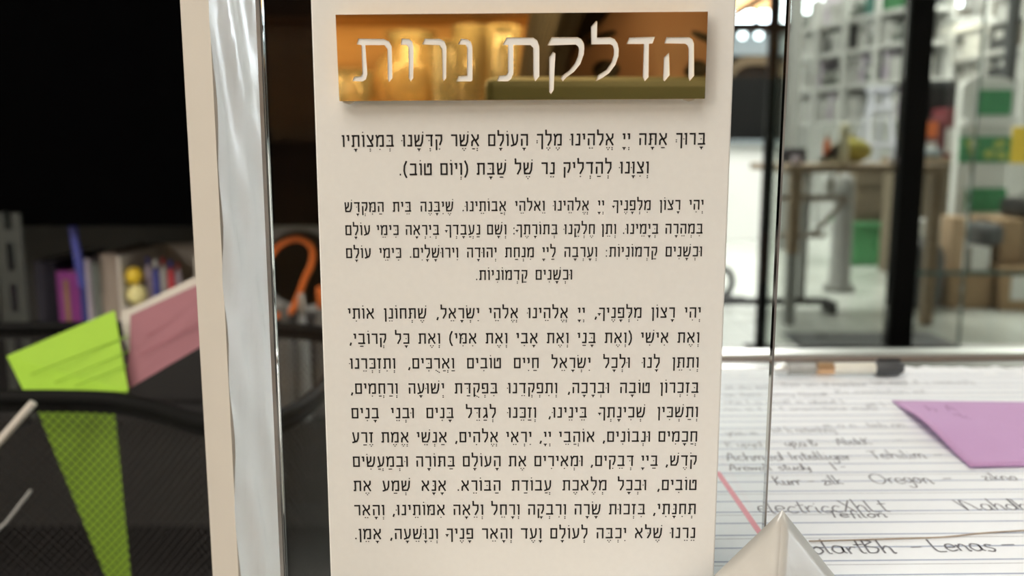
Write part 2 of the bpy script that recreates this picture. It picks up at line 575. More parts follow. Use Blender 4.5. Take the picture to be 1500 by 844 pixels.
# --- lined paper (local frame, then turned with the desk)
HW = {
 'a': ([[(.5,.5),(.2,.55),(.05,.25),(.2,0),(.45,.1),(.5,.5),(.5,.1),(.6,0)]], .62),
 'b': ([[(.08,1.1),(.08,0)],[(.08,.4),(.3,.55),(.48,.3),(.3,0),(.08,.1)]], .55),
 'c': ([[(.45,.45),(.25,.55),(.05,.25),(.22,0),(.5,.08)]], .5),
 'd': ([[(.5,.4),(.25,.52),(.05,.25),(.22,0),(.45,.1),(.52,.4),(.55,1.1),(.55,.05)]], .62),
 'e': ([[(.05,.28),(.45,.32),(.35,.55),(.12,.5),(.05,.2),(.22,0),(.5,.1)]], .52),
 'f': ([[(.45,1.0),(.28,1.1),(.2,.8),(.2,-.1)],[(.02,.5),(.42,.55)]], .42),
 'g': ([[(.45,.45),(.2,.52),(.06,.25),(.22,.05),(.45,.2),(.48,.5),(.45,-.3),(.2,-.45),(.05,-.3)]], .55),
 'h': ([[(.08,1.1),(.1,0)],[(.1,.3),(.3,.55),(.45,.4),(.48,0),(.58,.05)]], .6),
 'i': ([[(.08,.5),(.1,.05),(.2,0)],[(.08,.75),(.11,.8)]], .25),
 'k': ([[(.08,1.1),(.1,0)],[(.45,.55),(.12,.25),(.5,0)]], .52),
 'l': ([[(.05,1.1),(.1,.1),(.25,0)]], .28),
 'm': ([[(.05,.5),(.08,0)],[(.08,.3),(.22,.55),(.32,.35),(.33,0)],[(.33,.3),(.48,.55),(.6,.35),(.62,0),(.72,.05)]], .75),
 'n': ([[(.05,.5),(.08,0)],[(.08,.3),(.25,.55),(.42,.38),(.44,0),(.54,.05)]], .56),
 'o': ([[(.25,.55),(.05,.3),(.2,0),(.45,.2),(.35,.52),(.22,.52),(.55,.45)]], .55),
 'p': ([[(.05,.5),(.08,-.45)],[(.08,.4),(.3,.55),(.45,.3),(.28,.02),(.08,.1)]], .52),
 'r': ([[(.05,.5),(.1,0)],[(.1,.3),(.25,.52),(.42,.48)]], .42),
 's': ([[(.42,.5),(.2,.55),(.12,.38),(.4,.2),(.3,0),(.05,.05)]], .46),
 't': ([[(.18,.95),(.18,.08),(.35,0)],[(0,.62),(.4,.66)]], .38),
 'u': ([[(.05,.5),(.08,.08),(.25,0),(.42,.15),(.45,.5),(.46,.05),(.56,0)]], .58),
 'w': ([[(.05,.5),(.12,.05),(.3,.4),(.42,.05),(.58,.5)]], .64),
 'v': ([[(.05,.5),(.22,.0),(.42,.5)]], .48),
 'C': ([[(.55,.9),(.3,1.0),(.05,.6),(.15,.1),(.6,.1)]], .66),
 'S': ([[(.5,.9),(.25,1.0),(.12,.75),(.45,.4),(.3,0),(.02,.1)]], .58),
 'x': ([[(.05,.5),(.45,0)],[(.42,.55),(.05,0)]], .5),
 'y': ([[(.05,.5),(.12,.12),(.28,.05),(.42,.5),(.38,-.2),(.15,-.42)]], .5),
 'z': ([[(.05,.5),(.4,.5),(.08,0),(.48,.03)]], .5),
 'A': ([[(0,0),(.3,1.05),(.55,0)],[(.1,.35),(.5,.4)]], .65),
 'I': ([[(.12,1.0),(.12,0)]], .26),
 'K': ([[(.08,1.05),(.1,0)],[(.5,1.0),(.12,.45),(.55,0)]], .6),
 'L': ([[(.05,1.0),(.1,.08),(.5,0)]], .55),
 'M': ([[(.02,1.0),(.3,.0)],[(.3,0),(.32,.95),(.7,.45)],[(.7,.45),(.85,.05),(1.0,.1)]], 1.05),
 'O': ([[(.4,1.0),(.05,.7),(.1,.15),(.5,0),(.85,.4),(.7,.9),(.35,1.0)]], .95),
 'R': ([[(.08,1.0),(.08,0)],[(.08,1.0),(.4,.95),(.4,.6),(.08,.5),(.5,0)]], .58),
 'T': ([[(0,1.0),(.6,1.02)],[(.3,1.0),(.28,0)]], .6),
 'X': ([[(.05,1.0),(.55,0)],[(.55,1.0),(.05,0)]], .62),
 'B': ([[(.08,1.0),(.08,0)],[(.08,1.0),(.45,.85),(.1,.55),(.55,.35),(.4,.02),(.08,0)]], .62),
 '-': ([[(.05,.38),(.55,.42)]], .62),
 ',': ([[(.1,.1),(.05,-.15)]], .2),
 '.': ([[(.08,.05),(.1,.0)]], .2),
 ' ': ([], .45),
}


def ribbon(mb, pts, wd_, to3, mi=0):
    """flat stroke along 2-D points, mitred; to3 maps (x, y) to the surface"""
    P = [Vector((p[0], p[1])) for p in pts]
    n = len(P)
    if n < 2:
        return
    L, Rr = [], []
    for i in range(n):
        a = (P[i] - P[i - 1]).normalized() if i > 0 else None
        b = (P[i + 1] - P[i]).normalized() if i < n - 1 else None
        if a is None:
            a = b
        if b is None:
            b = a
        na, nb = Vector((-a.y, a.x)), Vector((-b.y, b.x))
        m_ = na + nb
        if m_.length < 0.3:
            m_ = na
        m_.normalize()
        k = min(1.6, 1.0 / max(0.35, m_.dot(na)))
        L.append(P[i] + m_ * wd_ / 2 * k)
        Rr.append(P[i] - m_ * wd_ / 2 * k)
    vs = [to3(q) for q in L] + [to3(q) for q in Rr]
    mb.add(vs, [[i, i + 1, n + i + 1, n + i] for i in range(n - 1)], mi)


def write(mb, text, x, y, size, to3, wd_, mi=0, length=None, slope=0.0, rnd=None):
    tot = sum(HW[c][1] for c in text if c in HW)
    k = (length / (tot * size)) if length else 1.0
    rnd = rnd or random
    for c in text:
        st, w_ = HW[c]
        dy = rnd.uniform(-.05, .05) * size
        for pl in st:
            pts = [(x + (q[0] + .12 * q[1]) * size * k, y + q[1] * size + dy) for q in pl]
            if len(pts) > 2:
                pts = [(v.x, v.y) for v in catmull([(a, b, 0) for a, b in pts], 4)]
            ribbon(mb, pts, wd_, to3, mi)
        x += w_ * size * k
        y += slope * w_ * size * k


PADZ = TZ + 0.0012
pad = thing('lined_paper', (0.14, 0.3, TZ), 'white ruled paper with handwriting and a torn top edge, on the desk', 'paper')
CR = Vector((0.1, 0.3, 0))
INV = Matrix.Rotation(-TR, 4, 'Z')


def paper_xy(px, py, z=PADZ):
    p = atz(px, py, z)
    q = CR + INV @ (p - CR)
    return q.x, q.y


PX0, PX1, PYF, PYN = 0.031, 0.312, 0.455, 0.11
mb = MB()
N = 60
top = []
for i in range(N + 1):
    u = i / N
    x = PX0 + (PX1 - PX0) * u
    y = PYF + 0.0012 * math.sin(i * 1.7) * (1 if u > .45 else .25) + (0.0025 if .52 < u < .75 else 0) + random.uniform(-.0006, .0006) - (0.004 * max(0, .25 - u) / .25)
    top.append((x, y))
vs, fs = [], []
for i, (x, y) in enumerate(top):
    up = 0.0010 if i % 2 else 0.0004
    vs += [(x, PYN, PADZ), (x, y - .012, PADZ), (x, y, PADZ + up), (x, PYN, TZ + .0002), (x, y, TZ + .0002)]
for i in range(N):
    a, b = i * 5, i * 5 + 5
    fs += [[a, b, b + 1, a + 1], [a + 1, b + 1, b + 2, a + 2], [a + 2, b + 2, b + 4, a + 4], [a, a + 3, b + 3, b]]
fs += [[0, 1, 2, 4, 3], [N * 5, N * 5 + 3, N * 5 + 4, N * 5 + 2, N * 5 + 1]]
mb.add(vs, fs, 0)
flat = lambda q: Vector((q[0], q[1], PADZ + .00004))
y = PYF - .011
k = 0
while y > PYN + .005:
    ribbon(mb, [(PX0, y), ((PX0 + PX1) / 2, y), (PX1, y)], .00075, flat, 1)
    if k % 2 == 0:
        ribbon(mb, [(PX0, y - .0024), (PX1, y - .0026)], .00035, flat, 3)
    y -= .0086
    k += 1
mx, _y = paper_xy(1098, 760)
flat2 = lambda q: Vector((q[0], q[1], PADZ + .00007))
ribbon(mb, [(mx, _y + .041), (mx + .0006, PYN)], .0020, flat2, 2)
sheet_o = mb.build('ruled_sheet', [M['paper'], M['rule'], M['margin'], M['faint']], pad)
hw = MB()
flat3 = lambda q: Vector((q[0], q[1], PADZ + .00010))


def note(text, px0, px1, py, hpx, m=0, wd_=.0005):
    x0, y0 = paper_xy(px0, py)
    x1, _ = paper_xy(px1, py)
    _, yt = paper_xy(px0, py - hpx)
    write(hw, text, x0, y0, yt - y0, flat3, wd_, m, x1 - x0)


note('zm oha mnt', 1062, 1128, 570, 5, 1)
note('ther on d namber', 1145, 1275, 566, 5, 1)
note('lem ment of a community', 1280, 1430, 563, 5, 1)
note('an thent  Borny Abendt', 1062, 1216, 581, 5, 1)
note('Ro memtation mt', 1226, 1360, 577, 5, 1)
note('nhe l a small m about l', 1062, 1240, 592, 5, 1)
note('nin a t a t anecinteno mate', 1062, 1290, 602, 5, 1)
note('ot l', 1270, 1300, 596, 6, 1)
note('lot h netwnhng', 1132, 1226, 634, 8, 1)
note('m a n  tmb an', 1208, 1330, 627, 7, 1)
note('ynm-m', 1064, 1112, 638, 7, 1)
note('R upyd', 1064, 1118, 655, 8, 1)
note('up,a B', 1152, 1200, 654, 9, 0)
note('AlekK', 1228, 1280, 652, 9, 0)
note('-', 1312, 1326, 648, 8, 1)
note('Achmed Intelliger', 1066, 1252, 675, 11, 0)
note('Tehilim -', 1278, 1388, 672, 11, 0)
note('Arewell study', 1070, 1190, 690, 9, 0)
note('I -', 1224, 1245, 690, 12, 0)
note('Kurr - zilk', 1137, 1238, 711, 12, 0)
note('Oregon', 1281, 1370, 709, 14, 0)
note('-', 1384, 1400, 706, 12, 0)
note('zikno', 1442, 1494, 704, 10, 0)
note('electricGXhLt'.replace('G', 'c'), 1112, 1308, 752, 17, 0)
note('Tefilon', 1216, 1302, 759, 10, 0)
note('Mahdh', 1410, 1515, 748, 15, 0)
note('olartBh', 1192, 1316, 812, 19, 0, .0006)
note('-', 1336, 1356, 807, 12, 0)
note('Lenas', 1370, 1462, 808, 18, 0, .0006)
note('-', 1470, 1494, 804, 12, 0)
hw.build('handwriting', [M['pencil'], M['faint']], pad)
rot_about(pad, TR, CR)

# thread lying across the paper
_t = [atz(1185, 793, PADZ + .0004), atz(1290, 790, PADZ + .0004), atz(1380, 787, PADZ + .0004), atz(1440, 781, PADZ + .0004), atz(1520, 776, PADZ + .0004)]
tag(MB().tube(catmull(_t, 6), .00022, 6).build('thread', mat('brown_thread', (.42, .33, .25), .8, noise=.2, scale=300)), 'thin brown thread lying across the ruled paper', 'thread')

# sticky note, corner curled up
def orchid_note():
    t = thing('sticky_note', atz(1440, 640, TZ), 'orchid purple sticky note with a curled left edge, on the ruled paper', 'note')
    A, B = atz(1306, 587, PADZ + .0004), atz(1540, 590, PADZ + .0004)
    C, D = atz(1421, 684, PADZ + .0010), atz(1640, 681, PADZ + .0004)
    n = 14
    vs = []
    for j in range(n + 1):
        v = j / n
        for i in range(n + 1):
            u = i / n
            p = (A.lerp(B, u)).lerp(C.lerp(D, u), v)
            lift = .0035 * math.sin(PI * min(1, v * 1.02)) ** 2 * (1 - u) ** 3
            p = p + Vector((-lift * .4, 0, lift))
            vs.append(p)
    fs = [[j * (n + 1) + i, j * (n + 1) + i + 1, (j + 1) * (n + 1) + i + 1, (j + 1) * (n + 1) + i] for j in range(n) for i in range(n)]
    m = MB().add(vs, fs, 0, True)
    o = m.build('note_sheet', M['purple_note'], t)
    md = o.modifiers.new('thickness', 'SOLIDIFY')
    md.thickness = .0002
    md.offset = 1
    ink = MB()
    f = lambda q: Vector((q[0], q[1], PADZ + .0016))
    for (px0, px1, py, h, tx) in ((1362, 1376, 603, 8, 'b'), (1390, 1404, 602, 8, 'A'), (1358, 1385, 614, 7, 'nn'), (1386, 1400, 612, 7, 'i'), (1402, 1424, 614, 8, 'tk')):
        a = atz(px0, py, PADZ + .0016)
        b = atz(px1, py, PADZ + .0016)
        c = atz(px0, py - h, PADZ + .0016)
        write(ink, tx, a.x, a.y, c.y - a.y, f, .0004, 0, b.x - a.x)
    ink.build('note_writing', mat('mauve_ink', (.26, .12, .26), .7, noise=.2, scale=300), t)
orchid_note()

# pen across the top of the paper
def pen():
    z = PADZ + .0045
    a, b = atz(1132, 541, z), atz(1322, 539, z)
    t = thing('ballpoint_pen', (a.x, a.y, TZ), 'clear ballpoint pen with a black cap, along the torn top edge of the paper', 'pen')
    P = lambda u: a.lerp(b, u)
    MB().tube([P(.00), P(.02), P(.10)], [.0018, .0028, .003], 12).build('pen_end', M['alu'], t)
    MB().tube([P(.10), P(.32)], .0031, 12).build('clear_grip', mat('smoky_clear', (.62, .62, .6), .1, noise=.2, scale=200, trans=.6), t)
    MB().tube([P(.34), P(.46)], .0032, 12).build('copper_band', mat('copper_band', (.80, .52, .30), .25, .7, noise=.1, scale=200), t)
    MB().tube([P(.46), P(.78)], .0031, 12).build('white_barrel', mat('ivory_barrel', (.82, .82, .74), .3, noise=.05, scale=200), t)
    MB().tube([P(.78), P(.80), P(.95), P(1.0)], [.0034, .0042, .0042, .0026], 12).build('pen_cap', M['dgrey'], t)
    q = P(.80)
    r = P(.97)
    up = Vector((0, -.0005, .0044))
    MB().tube([q + up, r + up], .0009, 8).build('pen_clip', M['black'], t)
pen()

# ------------------------------------------------------------------ the sign
SY = 0.215                     # front face of the clear sheet
ST = 0.0021
def sp(px, py, y=SY):
    return at(px, py, y)


bl, br_ = sp(411, 800), sp(1121, 800)
xL = (sp(411.5, 822).x + sp(372, 0).x) / 2
xR = (sp(1121.5, 790).x + sp(1159, 0).x) / 2
zT = 0.915
sign = thing('prayer_sign', ((xL + xR) / 2, SY, TZ), 'clear acrylic sign with a white text board and gold mirror title, on the desk', 'sign')
zB = TZ + .0016
MB().bx(xL + .0014, xR - .0005, SY, SY + ST, zB, zT).build('clear_sheet', M['sheet'], sign)
# polished cut edges of the sheet
e = MB()
e.bx(xL, xL + .0009, SY, SY + ST, zB, zT)
e.bx(xR - .0005, xR, SY, SY + ST, zB, zT)
e.bx(xL, xR, SY, SY + ST, zT, zT + .0006)
e.build('sheet_edge', M['sheet_edge'], sign)
e = MB()
e.bx(xL + .0009, xL + .0014, SY + ST - .0012, SY + ST, zB, zT)
e.build('edge_highlight', M['sheet_glint'], sign)  # silver strip stands in for the highlight along the clear edge
# white board
PF = SY - .0017                # front face of the board
pxl = (at(483, 812, PF).x + at(455, 0, PF).x) / 2
pxr = (at(1048.5, 812, PF).x + at(1077, 0, PF).x) / 2
MB().bx(pxl, pxr, PF, SY - .0001, zB, zT - .006, bev=.0004).build('text_board', M['panel'], sign)

# gold mirror plate with cut-out letters
GB = PF - .0010                # back of the plate (it stands off the board on its own thickness)
GF = PF - .0028
def gz(px, py):
    p = at(px, py, GF)
    return (p.x, p.z)


def z1(c):
    return [(480 + x / 5.172, 10 + y / 5.172) for x, y in c]


def z2(c):
    return [(750 + x / 5.0, 10 + y / 5.0) for x, y in c]


LET = [
 z2([(1115,268),(1132,222),(1300,222),(1322,238),(1333,268),(1334,505),(1300,545),(1291,515),(1293,305),(1285,282),(1268,270)]),
 z2([(1112,372),(1150,335),(1155,500),(1118,545),(1106,535)]),
 z2([(838,272),(858,225),(1048,218),(1030,268),(1003,271),(1000,515),(972,545),(958,515),(965,272)]),
 z2([(580,275),(578,145),(615,103),(625,106),(622,225),(720,222),(752,236),(773,268),(782,310),(780,360),(757,425),(712,485),(660,522),(612,545),(630,500),(690,462),(728,408),(745,352),(746,312),(737,284),(720,274)]),
 z2([(257,283),(290,222),(480,222),(508,236),(526,268),(530,305),(525,350),(500,420),(455,475),(400,515),(372,545),(357,525),(365,505),(420,465),(460,415),(483,360),(490,315),(484,290),(466,276)]),
 z2([(272,368),(300,330),(318,340),(312,450),(305,610),(285,638),(272,625)]),
 [(736,66),(742,55),(781,55),(787,59),(790,68),(790,112),(784,119),(781,112),(781,70),(777,66),(752,66),(752,108),(748.5,116),(744,119),(728,119),(731,111),(741,110),(744,106),(744,66)],
 z1([(987,285),(1010,240),(1060,245),(1085,265),(1096,305),(1097,555),(1087,565),(975,565),(990,525),(1055,520),(1057,310),(1045,288)]),
 z1([(715,285),(735,240),(850,243),(885,262),(900,305),(897,540),(880,562),(870,545),(866,320),(848,290)]),
 z1([(552,288),(560,240),(615,243),(640,262),(650,305),(648,540),(630,565),(615,545),(612,310),(598,288)]),
 z1([(218,285),(232,240),(425,243),(465,262),(485,300),(490,540),(465,572),(455,545),(452,320),(430,290),(285,290),(300,510),(290,550),(265,565),(185,562),(200,530),(250,525),(262,505),(255,290)]),
]
def plate_mesh():
    from mathutils.geometry import delaunay_2d_cdt
    loops = [[gz(*q) for q in ((491.5, 21.5), (1037, 17), (1032.5, 144.5), (497, 148))]] + [[gz(*q) for q in L] for L in LET]
    co, faces = [], []
    for L in loops:
        n0 = len(co)
        co += [Vector(q) for q in L]
        faces.append(list(range(n0, n0 + len(L))))
    edges = []
    for f in faces:
        edges += [(f[i], f[(i + 1) % len(f)]) for i in range(len(f))]
    vo, eo, fo, ov, oe, of = delaunay_2d_cdt(co, edges, faces, 1, 1e-9, False)

    def inside(p, L):
        r = False
        for i in range(len(L)):
            (ax, ay), (bx_, by) = L[i], L[i - 1]
            if (ay > p[1]) != (by > p[1]) and p[0] < (bx_ - ax) * (p[1] - ay) / (by - ay) + ax:
                r = not r
        return r
    keep = []
    for f in fo:
        c = (sum(vo[i].x for i in f) / len(f), sum(vo[i].y for i in f) / len(f))
        if inside(c, loops[0]) and not any(inside(c, L) for L in loops[1:]):
            keep.append(list(f))
    m = MB()
    off = .0018
    m.add([(v.x, GF, v.y) for v in vo], keep, 0)
    m.add([(v.x, GB, v.y) for v in vo], keep, 1)
    for L in loops:
        n = len(L)
        m.add([(a, GF, b) for a, b in L] + [(a, GB, b) for a, b in L], [[i, (i + 1) % n, n + (i + 1) % n, n + i] for i in range(n)], 1)
    return m
o = plate_mesh().build('title_plate', [M['brass'], M['gold_edge']], sign)
o['label'] = 'gold mirror plate with cut-out Hebrew title'
for (a, b) in ((510, 34), (1018, 30), (508, 138), (1012, 134)):
    q = at(a, b, GF)
    MB().cyl((q.x, GB, q.z), (q.x, PF + .0002, q.z), .0022, 12).build('standoff_pad', M['foam'], sign)
for L in LET:
    q = [gz(*p_) for p_ in L]
    MB().prism([(a, GF + .0002, b) for a, b in q], (0, PF - GF - .0003, 0)).build('title_letter', M['inlay'], sign)

# Hebrew body lettering -----------------------------------------------------
T_, B_ = .93, .07
HB = {
 'א': (.68, [[(.06,1),(.62,0)],[(.58,1),(.57,.66),(.38,.46)],[(.09,0),(.10,.38),(.28,.56)]]),
 'ב': (.62, [[(.05,T_),(.49,T_),(.49,B_)],[(.01,B_),(.62,B_)]]),
 'ג': (.44, [[(.06,T_),(.30,T_),(.33,.4),(.38,0)],[(.33,.36),(.05,.02)]]),
 'ד': (.58, [[(.01,T_),(.58,T_)],[(.46,T_),(.46,0)]]),
 'ה': (.62, [[(.03,T_),(.55,T_),(.55,0)],[(.12,.60),(.12,0)]]),
 'ו': (.22, [[(.0,T_),(.15,T_),(.15,0)]]),
 'ז': (.34, [[(.0,T_),(.34,T_)],[(.19,T_),(.17,0)]]),
 'ח': (.62, [[(.03,T_),(.55,T_),(.55,0)],[(.12,T_),(.12,0)]]),
 'ט': (.62, [[(.07,1),(.07,B_),(.55,B_),(.55,T_),(.33,T_),(.31,.66)]]),
 'י': (.22, [[(.0,T_),(.15,T_),(.15,.50)]]),
 'כ': (.55, [[(.03,T_),(.48,T_),(.48,B_),(.03,B_)]]),
 'ך': (.52, [[(.02,T_),(.45,T_),(.45,-.30)]]),
 'ל': (.52, [[(.03,1.34),(.07,1.26),(.07,T_),(.45,T_),(.45,.48),(.22,0)]]),
 'מ': (.66, [[(.03,1),(.13,.70),(.09,0)],[(.13,.72),(.28,T_),(.58,T_),(.58,B_),(.30,B_)]]),
 'ם': (.60, [[(.01,T_),(.53,T_),(.53,B_),(.09,B_),(.09,T_)]]),
 'נ': (.40, [[(.10,T_),(.33,T_),(.33,B_),(.01,B_)]]),
 'ן': (.22, [[(.0,T_),(.15,T_),(.15,-.30)]]),
 'ס': (.60, [[(.0,T_),(.53,T_),(.53,.35),(.42,B_),(.20,B_),(.09,.35),(.09,T_)]]),
 'ע': (.60, [[(.53,1),(.51,.42),(.40,.14),(.01,.0)],[(.08,1),(.24,.12)]]),
 'פ': (.58, [[(.28,.50),(.09,.50),(.09,T_),(.51,T_),(.51,B_),(.03,B_)]]),
 'צ': (.58, [[(.06,1),(.50,.10)],[(.02,B_),(.54,B_)],[(.51,1),(.49,.64),(.33,.48)]]),
 'ק': (.58, [[(.02,T_),(.52,T_),(.52,.50),(.38,.10)],[(.12,.60),(.12,-.32)]]),
 'ר': (.52, [[(.02,T_),(.45,T_),(.45,0)]]),
 'ש': (.76, [[(.07,1),(.12,B_),(.52,B_),(.64,.36),(.69,1)],[(.38,1),(.36,.56),(.12,.34)]]),
 'ת': (.66, [[(.03,T_),(.58,T_),(.58,0)],[(.16,T_),(.16,B_),(.01,B_)]]),
 '.': (.16, [[(.03,.07),(.14,.07)]]),
 ',': (.20, [[(.15,.13),(.06,-.16)]]),
 ':': (.18, [[(.03,.07),(.14,.07)],[(.03,.62),(.14,.62)]]),
 ')': (.32, [[(.27,1.2),(.10,.8),(.07,.4),(.12,.1),(.27,-.22)]]),
 '(': (.32, [[(.05,1.2),(.22,.8),(.25,.4),(.20,.1),(.05,-.22)]]),
}
DG, SHN, SIN, HOL = '\u05bc', '\u05c1', '\u05c2', '\u05b9'
def dots(pts, r=.05):
    return [[(x - r, y), (x + r, y)] for x, y in pts]
NIQ = {
 '\u05b0': lambda c: dots([(c,-.20),(c,-.36)]),
 '\u05b4': lambda c: dots([(c,-.22)]),
 '\u05b5': lambda c: dots([(c-.10,-.22),(c+.10,-.22)]),
 '\u05b6': lambda c: dots([(c-.11,-.20),(c+.11,-.20),(c,-.35)]),
 '\u05b7': lambda c: [[(c-.15,-.22),(c+.15,-.22)]],
 '\u05b8': lambda c: [[(c-.14,-.20),(c+.14,-.20)],[(c,-.20),(c,-.40)],[(c-.06,-.27),(c+.06,-.27)]],
 '\u05b2': lambda c: [[(c-.24,-.22),(c,-.22)]] + dots([(c+.17,-.20),(c+.17,-.36)]),
 '\u05b1': lambda c: dots([(c-.22,-.20),(c-.02,-.20),(c-.12,-.35),(c+.2,-.20),(c+.2,-.36)]),
 '\u05bb': lambda c: dots([(c-.13,-.18),(c,-.27),(c+.13,-.36)]),
}
def layout(text):
    """right-to-left list of (letter, marks)"""
    out = []
    for ch in text:
        if '\u05b0' <= ch <= '\u05c2':
            out[-1][1].append(ch)
        else:
            out.append((ch, []))
    return out


GAP = .165
def line_units(cl):
    u = sum(HB[c][0] + GAP for c, _ in cl if c != ' ')
    return u, sum(1 for c, _ in cl if c == ' ')


def typeset(mb, text, pr, pl, hpx, k, ink_w=.145):
    """pr/pl: (x, baseline y) of the right and left ends in the photograph"""
    yb = PF - .00006
    a, b = at(pr[0], pr[1], PF), at(pl[0], pl[1], PF)
    hgt = at(pr[0], pr[1] - hpx, PF).z - a.z
    cl = layout(text)
    u, ns = line_units(cl)
    total = (a.x - b.x) / hgt
    spc = (total + GAP * k - u * k) / max(1, ns)
    x = 0.0
    slope = (b.z - a.z) / (a.x - b.x)

    def to3(q):
        return Vector((a.x - (q[0]) * hgt, yb, a.z + q[1] * hgt + slope * q[0] * hgt))
    for c, marks in cl:
        if c == ' ':
            x += spc
            continue
        w_, st = HB[c]
        x0 = x
        sh = lambda pl_: [(x0 + (w_ - p_[0]) * k, p_[1]) for p_ in pl_]
        for s_ in st:
            pts = s_
            ribbon(mb, sh(pts), ink_w, to3)
        mid = w_ / 2
        if c in 'רדךק':
            mid = w_ * .62
        if c in 'וין':
            mid = w_ * .6
        for m_ in marks:
            if m_ in NIQ:
                yo = 0
                for s_ in NIQ[m_](mid):
                    if c in 'ך':
                        s_ = [(p_[0] - .28, p_[1] + .62) for p_ in s_]
                    ribbon(mb, sh(s_), .085, to3)
            elif m_ == DG:
                cx = -.04 if c == 'ו' else (.27 if c in 'כבתפלשדט' else w_ * .42)
                for s_ in dots([(cx, .5)], .045):
                    ribbon(mb, sh(s_), .09, to3)
            elif m_ == HOL:
                for s_ in dots([(.08 if c != 'ו' else .10, 1.22)], .045):
                    ribbon(mb, sh(s_), .09, to3)
            elif m_ == SHN:
                for s_ in dots([(w_ - .06, 1.2)], .045):
                    ribbon(mb, sh(s_), .09, to3)
            elif m_ == SIN:
                for s_ in dots([(.06, 1.2)], .045):
                    ribbon(mb, sh(s_), .09, to3)
        x += (w_ + GAP) * k


def paragraph(name, lines, hpx):
    ks = []
    for (t, pr, pl) in lines:
        u, ns = line_units(layout(t))
        a, b = at(pr[0], pr[1], PF), at(pl[0], pl[1], PF)
        hgt = at(pr[0], pr[1] - hpx, PF).z - a.z
        ks.append(((a.x - b.x) / hgt) / (u + .48 * ns))
    k = min(ks) * 1.0
    mb = MB()
    for (t, pr, pl) in lines:
        typeset(mb, t, pr, pl, hpx, k)
    mb.build(name, M['ink'], sign)


paragraph('blessing_text', [
 ('בָּרוּךְ אַתָּה יְיָ אֱלֹהֵינוּ מֶלֶךְ הָעוֹלָם אֲשֶׁר קִדְּשָׁנוּ בְּמִצְוֹתָיו', (1033, 212), (501, 215.4)),
 ('וְצִוָּנוּ לְהַדְלִיק נֵר שֶׁל שַׁבָּת (וְיוֹם טוֹב).', (950, 254), (585, 257)),
], 17.4)
paragraph('prayer_text', [
 ('יְהִי רָצוֹן מִלְּפָנֶיךָ יְיָ אֱלֹהֵינוּ וֵאלֹהֵי אֲבוֹתֵינוּ. שֶׁיִּבָּנֶה בֵּית הַמִּקְדָּשׁ', (1030, 307.2), (505, 310.8)),
 ('בִּמְהֵרָה בְּיָמֵינוּ. וְתֵן חֶלְקֵנוּ בְּתוֹרָתֶךָ: וְשָׁם נַעֲבָדְךָ בְּיִרְאָה כִּימֵי עוֹלָם', (1029, 342.2), (506, 344.6)),
 ('וּכְשָׁנִים קַדְמוֹנִיּוֹת: וְעָרְבָה לַייָ מִנְחַת יְהוּדָה וִירוּשָׁלָיִם. כִּימֵי עוֹלָם', (1028, 375.6), (507, 378.2)),
 ('וּכְשָׁנִים קַדְמוֹנִיּוֹת.', (838, 409.6), (697, 410.4)),
], 14.5)
paragraph('prayer_text', [
 ('יְהִי רָצוֹן מִלְּפָנֶיךָ, יְיָ אֱלֹהֵינוּ אֱלֹהֵי יִשְׂרָאֵל, שֶׁתְּחוֹנֵן אוֹתִי', (1026, 465.4), (510, 467)),
 ('וְאֶת אִישִׁי (וְאֶת בָּנַי וְאֶת אָבִי וְאֶת אִמִּי) וְאֶת כָּל קְרוֹבַי,', (1024, 502), (512, 504)),
 ('וְתִתֵּן לָנוּ וּלְכָל יִשְׂרָאֵל חַיִּים טוֹבִים וַאֲרֻכִּים, וְתִזְכְּרֵנוּ', (1023, 538.6), (513, 540.3)),
 ('בְּזִכְרוֹן טוֹבָה וּבְרָכָה, וְתִפְקְדֵנוּ בִּפְקֻדַּת יְשׁוּעָה וְרַחֲמִים,', (1023, 575.5), (514, 577)),
 ('וְתַשְׁכִּין שְׁכִינָתְךָ בֵּינֵינוּ, וְזַכֵּנוּ לְגַדֵּל בָּנִים וּבְנֵי בָנִים', (1022, 611.2), (515, 613)),
 ('חֲכָמִים וּנְבוֹנִים, אוֹהֲבֵי יְיָ, יִרְאֵי אֱלֹהִים, אַנְשֵׁי אֱמֶת זֶרַע', (1021, 647), (516, 648.5)),
 ('קֹדֶשׁ, בַּייָ דְּבֵקִים, וּמְאִירִים אֶת הָעוֹלָם בַּתּוֹרָה וּבְמַעֲשִׂים', (1020, 682.3), (517, 684)),
 ('טוֹבִים, וּבְכָל מְלֶאכֶת עֲבוֹדַת הַבּוֹרֵא. אָנָּא שְׁמַע אֶת', (1020, 718), (518, 719.5)),
 ('תְּחִנָּתִי, בִּזְכוּת שָׂרָה וְרִבְקָה וְרָחֵל וְלֵאָה אִמּוֹתֵינוּ, וְהָאֵר', (1019, 753.2), (519, 755)),
 ('נֵרֵנוּ שֶׁלֹּא יִכְבֶּה לְעוֹלָם וָעֶד וְהָאֵר פָּנֶיךָ וְנִוָּשֵׁעָה, אָמֵן.', (1018, 788.2), (520, 790)),
], 15.2)

